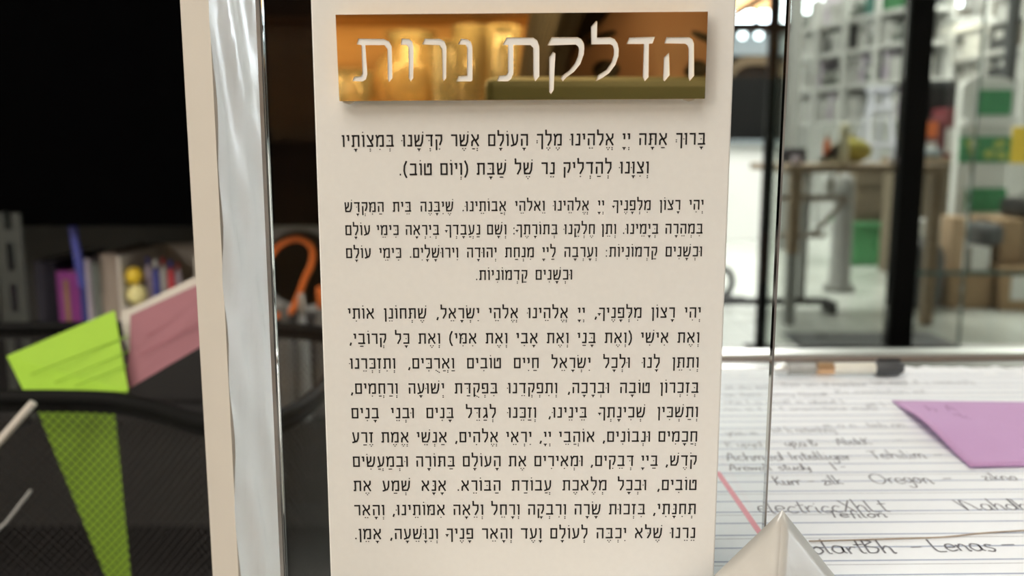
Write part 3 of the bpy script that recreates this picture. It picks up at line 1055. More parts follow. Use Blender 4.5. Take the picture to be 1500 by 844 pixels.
# frosted film folded over the lower right corner of the sheet
def film_corner():
    t = thing('plastic_wrap', atz(1138, 815, TZ), 'frosted plastic wrap folded to a peak over the lower right corner of the clear sign', 'wrap')
    ap = at(1146, 747, SY - .0012)
    ap2 = ap + Vector((0, .0070, -.0008))
    def down(px, py, Y):
        q = at(px, py, Y)
        d = q - ap
        return ap + d * ((ap.z - PADZ - .0004) / (ap.z - q.z))
    l0 = down(1068, 822, SY - .004)
    r0 = down(1206, 822, SY - .004)
    m0 = down(1141, 822, SY - .013)
    n = 10
    m = MB()
    def facet(a, b, c, wob):
        vs, fs, idx = [], [], {}
        for i in range(n + 1):
            for j in range(n + 1 - i):
                u, v = i / n, j / n
                p = a * (1 - u - v) + b * u + c * v
                wv = wob * math.sin(9 * u + 4 * v) * math.sin(PI * min(1, u + v)) * (u * v * 4)
                idx[(i, j)] = len(vs)
                vs.append(p + Vector((0, -wv, wv)))
        for i in range(n):
            for j in range(n - i):
                fs.append([idx[(i, j)], idx[(i + 1, j)], idx[(i, j + 1)]])
                if j < n - i - 1:
                    fs.append([idx[(i + 1, j)], idx[(i + 1, j + 1)], idx[(i, j + 1)]])
        m.add(vs, fs, 0, True)
    facet(ap, l0, m0, .0008)
    facet(ap, m0, r0, .0008)
    o = m.build('film_front', M['wrap'], t)
    md = o.modifiers.new('thickness', 'SOLIDIFY')
    md.thickness = .0002
film_corner()

# ------------------------------------------------------------------ film-wrapped white post at the left
def white_post():
    A = at(287, 411, 0.250)
    B = at(327, 411, 0.237)
    C = at(391.5, 411, 0.254)
    D = Vector((A.x + .006, .268, 0))
    t = thing('wrapped_post', (B.x, .25, 0), 'tall white post wrapped in shiny clear film, beside the left edge of the sign', 'post')
    zt = 1.25
    m = MB()
    q = [(A.x, A.y), (B.x, B.y), (C.x - .0006, C.y + .0008), (D.x + .008, D.y), (D.x, D.y)]
    m.prism([(x, y, 0) for x, y in q], (0, 0, zt))
    m.build('post_core', M['foam'], t)
    # wrinkled film over the right-hand face
    nz, nu = 150, 10
    vs, fs = [], []
    rnd = random.Random(5)
    for j in range(nz + 1):
        z = 0.45 + (zt - .45) * j / nz
        for i in range(nu + 1):
            u = i / nu
            p = Vector((B.x + (C.x - B.x) * (u * 1.05 - .03), B.y + (C.y - B.y) * (u * 1.05 - .03), z))
            nrm = Vector((C.y - B.y, -(C.x - B.x), 0)).normalized()
            wv = .0010 + .0006 * math.sin(z * 70 + u * 3) * math.sin(u * 5 + z * 23) + .0005 * math.sin(z * 160 + u * 9 + 2 * math.sin(z * 31)) + .0004 * math.sin(u * 14 + z * 45)
            vs.append(p + nrm * max(.0002, wv))
    for j in range(nz):
        for i in range(nu):
            a = j * (nu + 1) + i
            fs.append([a, a + 1, a + nu + 2, a + nu + 1])
    o = MB().add(vs, fs, 0, True).build('plastic_film', M['film'], t)
white_post()

# ------------------------------------------------------------------ left: black low table, mesh basket, papers
lt = thing('side_table', (-0.42, .58, 0), 'low black table under the black mesh basket', 'table')
MB().bx(-0.86, -0.10, .38, .80, .43, .45, bev=.003).build('table_top', M['black'], lt)
for (x, y) in ((-.83, .41), (-.13, .41), (-.83, .77), (-.13, .77)):
    MB().bx(x - .015, x + .015, y - .015, y + .015, 0, .43).build('leg', M['black'], lt)

RZ = 0.706
RIM = catmull([(-.50, .50, 0), (-.37, .497, 0), (-.25, .498, 0), (-.205, .482, 0), (-.165, .455, 0), (-.135, .45, 0), (-.118, .48, 0), (-.115, .56, 0), (-.13, .66, 0), (-.2, .70, 0), (-.38, .70, 0), (-.52, .68, 0), (-.55, .60, 0), (-.54, .53, 0)], 10, True)
def basket():
    t = thing('mesh_basket', (-.33, .58, .45), 'black wire mesh basket holding the lime and rose papers', 'basket')
    # resample the rim by length
    P = RIM + [RIM[0]]
    L = [0]
    for i in range(1, len(P)):
        L.append(L[-1] + (P[i] - P[i - 1]).length)
    per = L[-1]
    def pos(s):
        s %= per
        for i in range(1, len(P)):
            if s <= L[i]:
                return P[i - 1].lerp(P[i], (s - L[i - 1]) / max(1e-9, L[i] - L[i - 1]))
        return P[0]
    c = Vector((-.33, .58, 0))
    step = .0029
    nc = int(per / (2 * step))
    du = per / nc
    hz = RZ - .46
    nr = int(hz / (2 * step))
    dv = hz / nr
    cache = {}
    def pt(i2, j2):                      # half-step lattice
        key = (i2 % (2 * nc), j2)
        if key not in cache:
            p = pos(key[0] * du / 2)
            z = .46 + j2 * dv / 2
            k = 1 - .10 * (RZ - z) / hz
            cache[key] = Vector((c.x + (p.x - c.x) * k, c.y + (p.y - c.y) * k, z))
        return cache[key]
    m = MB()
    vs, fs = [], []
    for a in range(2 * nc):
        for b in range(1, 2 * nr):
            if (a + b) % 2:
                continue
            q = [pt(a - 1, b), pt(a, b - 1), pt(a + 1, b), pt(a, b + 1)]
            ce = (q[0] + q[1] + q[2] + q[3]) / 4
            o = len(vs)
            vs += q + [ce + (x - ce) * .83 for x in q]
            fs += [[o + k, o + (k + 1) % 4, o + 4 + (k + 1) % 4, o + 4 + k] for k in range(4)]
    m.add(vs, fs)
    m.build('mesh_wall', M['blackm'], t)
    MB().tube([(p.x, p.y, RZ) for p in RIM], .0043, 10, closed=True).build('rim', M['frame'], t)
    band = MB()
    n = len(RIM)
    vs = [(p.x, p.y, RZ) for p in RIM] + [(p.x, p.y, RZ - .009) for p in RIM]
    band.add(vs, [[i, (i + 1) % n, n + (i + 1) % n, n + i] for i in range(n)])
    band.build('rim_band', M['frame'], t)
    base = MB()
    bp = [Vector((c.x + (p.x - c.x) * .9, c.y + (p.y - c.y) * .9, .4505)) for p in RIM]
    base.prism(bp, (0, 0, .01))
    base.build('basket_base', M['frame'], t)
basket()


def bent_sheet(name, label, pts_px, tris, m, lines, ml, cat='paper'):
    """a paper sheet from photo outline corners, each with its own distance"""
    P = [at(*q) for q in pts_px]
    lo = min(p.z for p in P)
    t = thing(name, (P[0].x, P[0].y, lo), label, cat)
    mb_ = MB().add(P, tris)
    o = mb_.build('sheet', m, t)
    md = o.modifiers.new('thickness', 'SOLIDIFY')
    md.thickness = .0005
    md.offset = 0
    if lines:
        l_ = MB()
        for (a, b, w_) in lines:
            p, q = at(*a), at(*b)
            d = Vector((0, 0, w_ / 2))
            l_.add([p - d, q - d, q + d, p + d], [[0, 1, 2, 3]])
        l_.build('printed_line', ml, t)
    return t


bent_sheet('lime_paper', 'lime green paper with faint lines, sticking out of the mesh basket',
  [(10, 522, .535), (168, 455, .54), (188, 573, .512), (35, 573, .512), (50, 590, .514), (167, 590, .514), (192, 850, .523), (157, 850, .523)],
  [[0, 3, 2, 1], [3, 4, 5, 2], [4, 7, 6, 5]], M['green_paper'],
  [((45, 549, .5185), (187, 493, .530), .0009), ((80, 561, .515), (188, 515, .524), .0007), ((110, 566, .512), (186, 535, .5185), .0008)], M['green_line'])
bent_sheet('rose_paper', 'dusty rose paper with a faint line, beside the lime green paper',
  [(191, 462, .545), (345, 392, .55), (345, 478, .535), (181, 574, .520), (190, 515, .533)],
  [[0, 4, 3, 2, 1]], M['pink_paper'],
  [((205, 520, .527), (300, 470, .5345), .0009), ((215, 492, .5355), (262, 468, .539), .0008)], M['pink_line'])
bent_sheet('white_paper', 'white sheet showing along the top of the dusty rose paper',
  [(177, 459, .556), (345, 377, .561), (345, 470, .556), (200, 545, .54), (182, 500, .55)], [[0, 4, 3, 2, 1]], M['foam'], [], None)

_a, _b = at(-70, 735, .470), at(50, 600, .484)
_d = (_a - _b).normalized()
_c = _a + _d * ((_a.z - .4505) / max(.01, -_d.z))
tag(MB().tube([_b + Vector((0, 0, .004)), _c], .0023, 10).build('stick', M['foam']), 'pale stick leaning on the rim of the mesh basket', 'stick')
_a, _b = at(-30, 800, .462), at(46, 718, .478)
tag(MB().tube([_b, _b.lerp(_a, .5) + Vector((0, 0, -.003)), _a], .0011, 8).build('wire', M['grey']), 'thin grey wire beside the mesh basket, under the pale stick', 'wire')

# ------------------------------------------------------------------ left background: black steel cabinet with an open shelf
cx0, cx1, cy0, cy1 = -1.25, -0.06, 1.27, 1.74
SH = 0.47
SB = SH + .001
cab = thing('steel_cabinet', ((cx0 + cx1) / 2, (cy0 + cy1) / 2, 0), 'black steel cabinet with a slotted upright and an open shelf of books', 'cabinet')
MB().bx(cx0, cx1, cy1 - .02, cy1, 0, 2.2).build('back_panel', M['cabback'], cab)
for (x) in (cx0, cx1 - .02):
    MB().bx(x, x + .02, cy0, cy1 - .02, 0, 2.2).build('side_panel', M['black'], cab)
MB().bx(cx0 + .02, cx1 - .02, cy0, cy1 - .02, SH - .025, SH, bev=.002).build('shelf', M['black'], cab)
MB().bx(cx0 + .02, cx1 - .02, cy0 + .02, cy1 - .02, .06, .08).build('shelf', M['black'], cab)
zt_ = at(150, 335, 1.2).z
MB().bx(cx0 + .021, cx1 - .021, cy0 + .02, cy1 - .021, zt_ + .03, zt_ + .05).build('shelf', M['slot'], cab)
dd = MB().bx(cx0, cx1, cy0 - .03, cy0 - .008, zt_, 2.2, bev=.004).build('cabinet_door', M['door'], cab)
hh = MB().tube([(cx0 + .2, cy0 - .032, 1.3), (cx0 + .2, cy0 - .06, 1.32), (cx0 + .2, cy0 - .06, 1.44), (cx0 + .2, cy0 - .032, 1.46)], .006, 8).build('handle', M['door'], cab)
hh.parent = dd
MB().bx(cx0 + .02, cx1 - .02, cy0, cy1 - .02, 2.18, 2.2).build('top_panel', M['black'], cab)
# slotted upright
def slotted():
    x0, x1 = at(9, 450, 1.22).x, at(47, 450, 1.22).x
    m = MB()
    sw, sh_, pt_ = .010, .038, .057
    xc = (x0 + x1) / 2
    m.bx(x0, xc - sw / 2, 1.21, 1.214, SH, zt_ + .02)
    m.bx(xc + sw / 2, x1, 1.21, 1.214, SH, zt_ + .02)
    z = .02
    zs = []
    z = SH + .03
    while z < zt_ + .01:
        m.bx(xc - sw / 2, xc + sw / 2, 1.21, 1.214, z - .009, z + .009)
        z += pt_
    m.bx(x0, x0 + .004, 1.214, 1.262, SH - .02, zt_ + .02)
    m.build('slotted_upright', M['slot'], cab)
slotted()

# books
def book(px0, px1, py, Y, m, label, m2=None, tilt=0):
    x0, x1 = at(px0, 450, Y).x, at(px1, 450, Y).x
    z1_ = at((px0 + px1) / 2, py, Y).z
    t = thing('book', ((x0 + x1) / 2, Y + .08, SB), label, 'book', 'books on the open cabinet shelf')
    c = MB()
    c.bx(x0, x0 + .002, Y + .004, Y + .17, SB, z1_)
    c.bx(x1 - .002, x1, Y + .004, Y + .17, SB, z1_)
    n = 6
    vs, fs = [], []
    for i in range(n + 1):
        u = i / n
        yy = Y + .004 - .004 * math.sin(PI * u)
        vs += [(x0 + (x1 - x0) * u, yy, SB), (x0 + (x1 - x0) * u, yy, z1_)]
    fs = [[2 * i, 2 * i + 2, 2 * i + 3, 2 * i + 1] for i in range(n)]
    c.add(vs, fs, 0, True)
    c.build('cover', m, t)
    MB().bx(x0 + .002, x1 - .002, Y + .006, Y + .166, SB + .003, z1_ - .004).build('page_block', M['foam'], t)
    if m2:
        MB().bx(x0 + (x1 - x0) * .38, x0 + (x1 - x0) * .6, Y - .0012, Y + .0, SB + .01, z1_ - .012).build('spine_band', m2, t)


book(54, 83, 383, 1.30, M['navy'], 'thick near-black book at the dark end of the row')
book(84, 116, 398, 1.30, M['purple'], 'magenta book with a yellowish band down its spine', mat('ochre_band', (.42, .24, .12), .6, noise=.1, scale=40))
book(117, 126, 384, 1.30, M['blue'], 'thin dark blue book beside the magenta book')
book(127, 134, 380, 1.30, M['lav'], 'thin pale lavender book beside the dark blue one')
book(135, 148, 385, 1.30, M['sage'], 'grey-green book right of the pale lavender one')
book(149, 174, 372, 1.30, M['taupe'], 'wide taupe folder beside the white box')
# blue cloth strap hanging over the books
_s = [at(105, 345, 1.27), at(112, 365, 1.265), at(116, 390, 1.262), at(121, 420, 1.262)]
_s[0].z = zt_ + .028
tag(MB().tube(catmull(_s, 6), .006, 8).build('strap', M['blue']), 'dark blue strap hanging down over the magenta book', 'strap')
# white box and the small things on it
def white_box():
    x0, x1 = at(176, 450, 1.28).x, at(300, 450, 1.28).x
    zb_ = at(240, 452, 1.28).z
    t = thing('white_box', ((x0 + x1) / 2, 1.36, SB), 'open white box right of the taupe folder, behind the rose paper', 'box')
    m = MB()
    zw = at(240, 488, 1.28).z
    kb = thing('dark_filler_box', ((x0 + x1) / 2, 1.36, SB), 'added black box for the dark area under the open white box, behind the rose paper', 'box')  # added box, keeps the area below the white box dark
    MB().bx(x0 + .002, x1 + .06, 1.285, 1.46, SB, zw - .012, bev=.004).build('box_body', M['black'], kb)
    MB().bx(x0, x1 + .062, 1.282, 1.463, zw - .011, zw - .001, bev=.002).build('lid', M['black'], kb)
    m.bx(x0, x1, 1.28, 1.46, zw, zb_)
    m.build('box_body', M['foam'], t)
    m = MB()
    h = at(180, 376, 1.28).z
    m.bx(x0, x0 + .004, 1.28, 1.46, zb_, h)
    m.bx(x1 - .011, x1, 1.28, 1.46, zb_, h)
    m.bx(x0 + .004, x1 - .011, 1.452, 1.46, zb_, h)
    m.build('box_side', M['foam'], t)
    return zb_
zb_ = white_box() + .001
q = at(199, 404, 1.30)
def bot(px0, px1, py, Y, z, m, label, name='bottle', cap=None, cat='bottle', grp=None):
    a, b = at(px0, 440, Y).x, at(px1, 440, Y).x
    zt2 = at((px0 + px1) / 2, py, Y).z
    r = (b - a) / 2
    h = zt2 - z
    t = thing(name, ((a + b) / 2, Y, z), label, cat, grp)
    MB().lathe(((a + b) / 2, Y, z), [(r * .9, 0), (r, h * .03), (r, h * .62), (r * .85, h * .72), (r * .42, h * .8), (r * .42, h * .84)], 18).build('bottle_body', m, t)
    MB().lathe(((a + b) / 2, Y, z + h * .84), [(r * .5, 0), (r * .5, h * .14), (r * .4, h * .16)], 14).build('cap', cap or m, t)
    return t
tg = 'small things in the white box'
tag(MB().ball((q.x, 1.30, zb_ + .016), .015).build('ball', M['pyellow']), 'pale yellow ball in the white box, under the bright yellow one', 'ball')
tag(MB().ball((q.x - .004, 1.303, zb_ + .044), .013).build('ball', M['yellow']), 'bright yellow ball on top in the white box', 'ball')
bot(203, 213, 378, 1.36, zb_, M['red'], 'small dark red bottle behind the yellow balls', cap=M['navy'])
bot(215, 225, 377, 1.33, zb_, M['lav'], 'small lavender bottle with a blue cap in the white box', cap=M['blue'])
bot(226, 236, 381, 1.31, zb_, M['blue'], 'small blue bottle with a white cap in the white box', cap=M['white'])
bot(237, 247, 378, 1.34, zb_, M['white'], 'small white bottle with a red cap in the white box', cap=M['red'])
bot(248, 258, 382, 1.32, zb_, M['red'], 'small red bottle with a blue cap in the white box', cap=M['blue'])
bot(259, 268, 386, 1.35, zb_, M['lav'], 'small lavender bottle with a red cap at the end of the white box', cap=M['red'])
# things seen through the clear sheet
bot(403, 428, 446, 1.17, SB, M['frost'], 'smoky grey bottle seen through the clear sheet, beside the orange cord')
bot(431, 452, 430, 1.20, SB, M['grey'], 'light grey bottle seen through the clear sheet', cap=M['taupe'])
bot(458, 480, 420, 1.22, SB, M['frost'], 'smoky bottle with an orange cap seen through the clear sheet', cap=M['orange'])
def tape_roll():
    c = at(442, 390, 1.30)
    z = SH
    t = thing('cable_reel', (c.x, 1.30, SB), 'pale grey ring with an orange cord coiled inside, seen through the clear sheet', 'reel')
    r = .066
    cz = at(442, 328, 1.30).z - r
    pts = [(c.x + r * math.cos(a), 1.30, cz + r * math.sin(a)) for a in [2 * PI * k / 36 for k in range(36)]]
    MB().tube(pts, .010, 10, closed=True).build('ring', M['grey'], t)
    oc = [at(398, 374, 1.285), at(412, 358, 1.285), at(436, 350, 1.285), at(456, 362, 1.285), at(457, 385, 1.285), at(446, 410, 1.285), at(436, 438, 1.285), at(424, 458, 1.285), at(398, 464, 1.285)]
    MB().tube(catmull(oc, 6), .0048, 8).build('orange_cord', M['orange'], t)
    MB().bx(c.x - .05, c.x + .05, 1.285, 1.325, SB, cz - r + .004, bev=.006).build('stand', M['black'], t)
tape_roll()

# ------------------------------------------------------------------ hall: dark kiosk
def kiosk():
    Y = 8.0
    x0, x1 = at(1000, 200, Y).x, at(1157, 200, Y).x
    zz = lambda py: at(1115, py, Y).z
    t = thing('kiosk', ((x0 + x1) / 2, Y + .4, 0), 'dark kiosk with a brown arch on a white base, across the hall', 'kiosk')
    MB().bx(x0, x1, Y + .02, Y + .8, 0, zz(214), bev=.01).build('kiosk_base', M['white'], t)
    MB().bx(x0, x1, Y + .1, Y + .8, zz(210), zz(44)).build('kiosk_body', M['frame'], t)
    MB().bx(x0 - .02, x1 + .01, Y - .05, Y + .12, zz(211), zz(205), bev=.005).build('counter_ledge', M['bluegrey'], t)
    MB().bx(x0, x1, Y + .05, Y + .1, zz(80), zz(46)).build('sign_band', M['bluegrey'], t)
    MB().bx(x0, x1, Y + .0, Y + .82, zz(46), zz(38)).build('roof_edge', M['frame'], t)
    for px in (1089, 1113):
        q = at(px, 51, Y)
        MB().ball((q.x, Y + .03, q.z), .035, n=10).build('bulb', M['lampb'], t)
    arch = []
    xc = at(1112, 100, Y).x
    for k in range(17):
        a = PI * k / 16
        arch.append((xc + .27 * math.cos(a), Y + .06, zz(112) + .2 * math.sin(a)))
    arch += [(xc - .2 * math.cos(PI * k / 10) , Y + .06, zz(112) + .11 * math.sin(PI * k / 10)) for k in range(11)]
    MB().prism(arch, (0, .04, 0)).build('arch_panel', M['brownarch'], t)
    return x0, x1
kiosk()
_p = at(1158, 100, 7.3).x
struct(MB().bx(_p, _p + .085, 7.3, 7.45, 0, CEIL).build('pillar', M['grey']))
# peach board, its colour stands in for warm light high in the hall
_f0, _f1 = at(1000, 12, 12.0), at(1130, -40, 12.0)
tag(MB().bx(_f0.x, _f1.x, 12.0, 12.1, _f0.z - .02, CEIL).build('warm_glow_board', M['peach']), 'board coloured peach for warm light high above the dark kiosk', 'board')

# ------------------------------------------------------------------ hall: shelving units
def shelving(name, label, pl, pr_, Yl, Yr, tiers, depth, top):
    """tiers: (py at the left end, py at the right end)"""
    L = at(pl, 200, Yl)
    Rr = at(pr_, 200, Yr)
    t = thing(name, ((L.x + Rr.x) / 2, (Yl + Yr) / 2, 0), label, 'shelving')
    dirv = Vector((Rr.x - L.x, Rr.y - L.y, 0))
    ln = dirv.length
    ang = math.atan2(dirv.y, dirv.x)
    rm = Matrix.Rotation(ang, 3, 'Z')
    nb = rm @ Vector((0, 1, 0))
    base = Vector((L.x, L.y, 0))
    zs = []
    for (a, b) in tiers:
        z = (at(pl, a, Yl).z + at(pr_, b, Yr).z) / 2
        zs.append(z)
        c = base + dirv * .5 + nb * depth / 2
        MB().box((c.x, c.y, z - .02), (ln, depth, .04), 0, rm, .004).build('shelf', M['lgrey'], t)
    nu = 4
    for i in range(nu + 1):
        for d in (0.0, depth):
            c = base + dirv * (i / nu) + nb * d
            MB().box((c.x, c.y, top / 2), (.05, .04, top), 0, rm).build('upright', M['lgrey'], t)
    c = base + dirv * .5 + nb * (depth + .01)
    MB().box((c.x, c.y, top / 2), (ln, .01, top), 0, rm).build('back_panel', M['white'], t)
    return base, dirv, nb, rm, ang, zs


def fill(base, dirv, nb, rm, ang, zs, kinds, group, place, rnd, every=.075, skip=None):
    w_skip = .16
    protos = {}
    ln = dirv.length
    for si, z in enumerate(zs):
        z += .001
        room_ = (zs[si + 1] - .045 - z) if si + 1 < len(zs) else 1.0
        if zs[-1] < zs[0]:
            room_ = .2
        s = .06
        while s < ln - .1:
            if skip and si == skip[0] and skip[1] - w_skip < s < skip[2]:
                s = skip[2]
                continue
            nm, m, w_, h_ = kinds[rnd.randrange(len(kinds))]
            if rnd.random() < .2:
                s += every * 1.5
                continue
            near = min(abs(s - ln * i / 4) for i in range(5))
            pos = base + dirv.normalized() * (s + w_ / 2) + nb * .07
            lab = '%s %s' % (nm, place)
            nm_done = nm in protos
            if nm not in protos:
                t = thing('ring_binder' if 'binder' in nm else 'carton', (pos.x, pos.y, z), lab, 'binder' if 'binder' in nm else 'box', group)
                k = MB()
                k.box((pos.x, pos.y, z + h_ / 2), (w_, .24, h_), 0, None, .006)
                b1 = k.build('body', m, t)
                k = MB()
                k.box((pos.x, pos.y - .122, z + h_ * .68), (w_ * .6, .004, h_ * .3), 0)
                b2 = k.build('spine_label', M['white'] if m is not M['white'] else M['grey'], t)
                protos[nm] = t
                t.rotation_euler = (0, 0, ang)
                t.location = pos + nb * .12
                t.location.z = z
            else:
                o = dup(protos[nm], Vector((pos.x, pos.y, z)) + nb * .12)
            (o if nm_done else t).scale.z = min(1.0, room_ / h_)
            s += w_ + rnd.choice((.004, .006, .03))


kinds1 = [('white binder', M['white'], .075, .27), ('white binder', M['white'], .075, .27), ('pale grey carton', M['lgrey'], .14, .2), ('pale grey carton', M['lgrey'], .14, .2), ('dark grey binder', M['dgrey'], .07, .27), ('lavender white binder', M['lav'], .06, .26), ('grey green carton', M['sage'], .12, .16)]
a = shelving('shelving_unit', 'light grey shelving unit beyond the wood-topped table, between the uprights', 1152, 1325, 9.6, 7.8, ((177, 172), (133, 112), (89, 54), (42, 10)), .4, 2.6)
fill(*a, kinds1, 'binders and cartons on the shelving beyond the table', 'on the shelving beyond the wood-topped table', random.Random(3), skip=(3, .56 * a[1].length, .88 * a[1].length))
kinds2 = [('grey carton', M['lgrey'], .2, .2), ('white carton', M['white'], .25, .22), ('dull cardboard carton', M['carddk'], .22, .18), ('dark carton', M['dgrey'], .2, .2)]
b = shelving('shelving_unit', 'grey shelving unit beyond the green and white display', 1338, 1560, 9.0, 6.6, ((128, 105), (88, 60), (48, 8)), .45, 2.7)
fill(*b, kinds2, 'cartons on the shelving beyond the display', 'on the shelving beyond the green display', random.Random(8))
# green cartons high on the first unit
for (px, py, w_, h_, m, lb) in ((1288, 14, .22, .26, M['green2'], 'bright green carton high on the shelving'), (1262, 22, .2, .18, M['teal'], 'teal carton high on the shelving, left of the bright green one')):
    u = (px - 1152) / (1325 - 1152)
    q = a[0] + a[1] * u + a[2] * .19
    tag(MB().box((q.x, q.y, a[5][3] + .002 + h_ / 2), (w_, .2, h_), 0, a[3], .005).build('carton', m), lb, 'box')

# ------------------------------------------------------------------ hall: folding table and what is on it
TY = 4.45
def fold_table():
    zt2 = at(1230, 240, TY).z
    x0, x1 = at(1150, 300, TY - .3).x, at(1343, 300, TY).x
    t = thing('folding_table', ((x0 + x1) / 2, TY, 0), 'wood-topped table on a black foot, behind the glass left of the thick upright', 'table')
    MB().bx(x0, x1, TY - .3, TY + .35, zt2 - .035, zt2, bev=.004).build('table_top', M['wood'], t)
    xa = at(1159, 400, 4.2).x
    m = MB()
    m.bx(xa - .024, xa + .024, TY - .27, TY - .22, zt2 * .45, zt2 - .035)
    m.build('leg', M['wood'], t)
    MB().bx(xa - .022, xa + .022, TY - .268, TY - .222, 0, zt2 * .45).build('leg_sleeve', M['grey'], t)
    xb = at(1186, 400, TY).x
    MB().bx(xb - .016, xb + .016, TY + .1, TY + .14, 0.03, zt2 - .035).build('leg', M['grey'], t)
    xc = x1 - .03
    MB().bx(xc - .024, xc + .024, TY - .27, TY - .22, 0, zt2 - .035).build('leg', M['wood'], t)
    zc = at(1190, 290, TY).z
    MB().bx(xa, xb + .16, TY - .02, TY + .02, zc - .015, zc + .015).build('cross_rail', M['taupe'], t)
    zc2 = at(1190, 345, TY).z
    MB().bx(xa, xb + .06, TY - .02, TY + .02, zc2 - .01, zc2 + .01).build('cross_rail', M['taupe'], t)
    MB().tube([(xb, TY, zc2), (xb + .17, TY, zc)], .012, 8).build('brace', M['taupe'], t)
    f = MB()
    yf = TY + .12
    f.bx(at(1000, 462, yf).x, at(1212, 462, yf).x, yf - .02, yf + .02, .03, .065, bev=.004)
    f.bx(at(1204, 462, yf).x, at(1214, 462, yf).x, yf - .12, yf + .02, 0, .065, bev=.004)
    f.bx(at(1000, 462, yf).x, at(1010, 462, yf).x, yf - .12, yf + .02, 0, .065, bev=.004)
    f.build('foot_bar', M['black'], t)
    return zt2
tz = fold_table() + .001
q = at(1253, 216, TY)
m = MB().ball((q.x, TY + .05, tz + .062), .062, 0, 1.6, 1.2, 1.0)
o = thing('cloth_bag', (q.x, TY + .05, tz), 'rounded olive yellow bag on the wood-topped table', 'bag')
m.build('bag_body', M['olive'], o)
MB().tube([(q.x, TY + .05, tz + .118), (q.x + .01, TY + .05, tz + .137)], [.02, .012], 10).build('tied_neck', M['olive'], o)
q = at(1235, 240, TY - .18)
o = thing('cream_figure', (q.x, TY - .18, tz), 'slim cream bottle with a pale pennant cloth on the wood-topped table', 'bottle')
h = at(1235, 180, TY - .18).z - tz
MB().lathe((q.x, TY - .18, tz), [(.022, 0), (.024, h * .05), (.022, h * .4), (.018, h * .6), (.026, h * .72), (.026, h * .92), (.012, h)], 16).build('bottle_body', M['cream'], o)
MB().prism([(q.x - .015, TY - .19, tz + h * .62), (q.x - .015, TY - .19, tz + h * .2), (q.x - .13, TY - .19, tz + .004), (q.x - .02, TY - .19, tz + .004)], (0, .012, 0)).build('pennant', M['cream'], o)
bot(1194, 1204, 195, TY + .1, tz, M['orange'], 'small orange bottle on the wood-topped table', cap=M['foam'])
for (px, r, m, lb) in ((1166, .022, M['lav'], 'small pale cup at the left end of the wood-topped table'), (1308, .02, M['lilac'], 'small pale cup at the right end of the wood-topped table')):
    q = at(px, 236, TY - .2)
    tag(MB().lathe((q.x, TY - .2, tz), [(r * .8, 0), (r, .04), (r * .9, .04), (r * .7, .006), (.0001, .006)], 16).build('cup', m), lb, 'cup')
q = at(1180, 220, TY)
tag(MB().bx(q.x - .06, q.x + .05, TY + .12, TY + .25, tz, tz + .075, bev=.01).build('toolbox', M['navy']), 'dark navy case lying on the wood-topped table', 'box')
# white jugs under the table
zc = at(1190, 290, TY).z + .018
for (px0, px1, lb) in ((1166, 1178, 'white jug on the rail under the table, beside the wooden leg'), (1200, 1214, 'slim white jug on the rail under the table')):
    bot(px0, px1, 257, TY, zc, M['white'], lb, 'jug', cat='jug')
# white bollard below the cream bottle
q0 = at(1236, 300, 5.2)
tag(MB().lathe((q0.x, 5.2, 0), [(.09, 0), (.09, .03), (.06, .05), (.055, .6), (.05, .66), (.02, .69)], 16).build('bollard', M['grey']), 'pale round bollard standing behind the wood-topped table', 'bollard')

# crate on green bin
def bins():
    Y = 6.3
    x0, x1 = at(1247, 350, Y).x, at(1330, 350, Y).x
    zt2 = at(1280, 326, Y).z
    t = thing('green_bin', ((x0 + x1) / 2, Y + .2, 0), 'green plastic bin on the floor under a brown crate', 'bin')
    MB().box(((x0 + x1) / 2, Y + .2, zt2 * .5), (x1 - x0, .4, zt2), 0, None, .02).build('bin_body', M['green2'], t)
    MB().box(((x0 + x1) / 2, Y + .2, zt2 - .012), (x1 - x0 + .03, .43, .03), 0, None, .008).build('bin_rim', mat('bright_green_rim', (.14, .42, .20), .4, noise=.1, scale=20), t)
    z2_ = at(1280, 246, Y).z
    t = thing('crate', ((x0 + x1) / 2, Y + .2, zt2 + .004), 'dull brown crate stacked on the green bin', 'crate')
    MB().box(((x0 + x1) / 2, Y + .2, (zt2 + z2_) / 2 + .002), (x1 - x0 - .02, .38, z2_ - zt2 - .004), 0, None, .01).build('crate_body', M['carddk'], t)
    for k in (.25, .75):
        MB().box(((x0 + x1) / 2, Y + .005, zt2 + (z2_ - zt2) * k), (x1 - x0 - .01, .012, .04), 0).build('slat', M['carddk'], t)
bins()

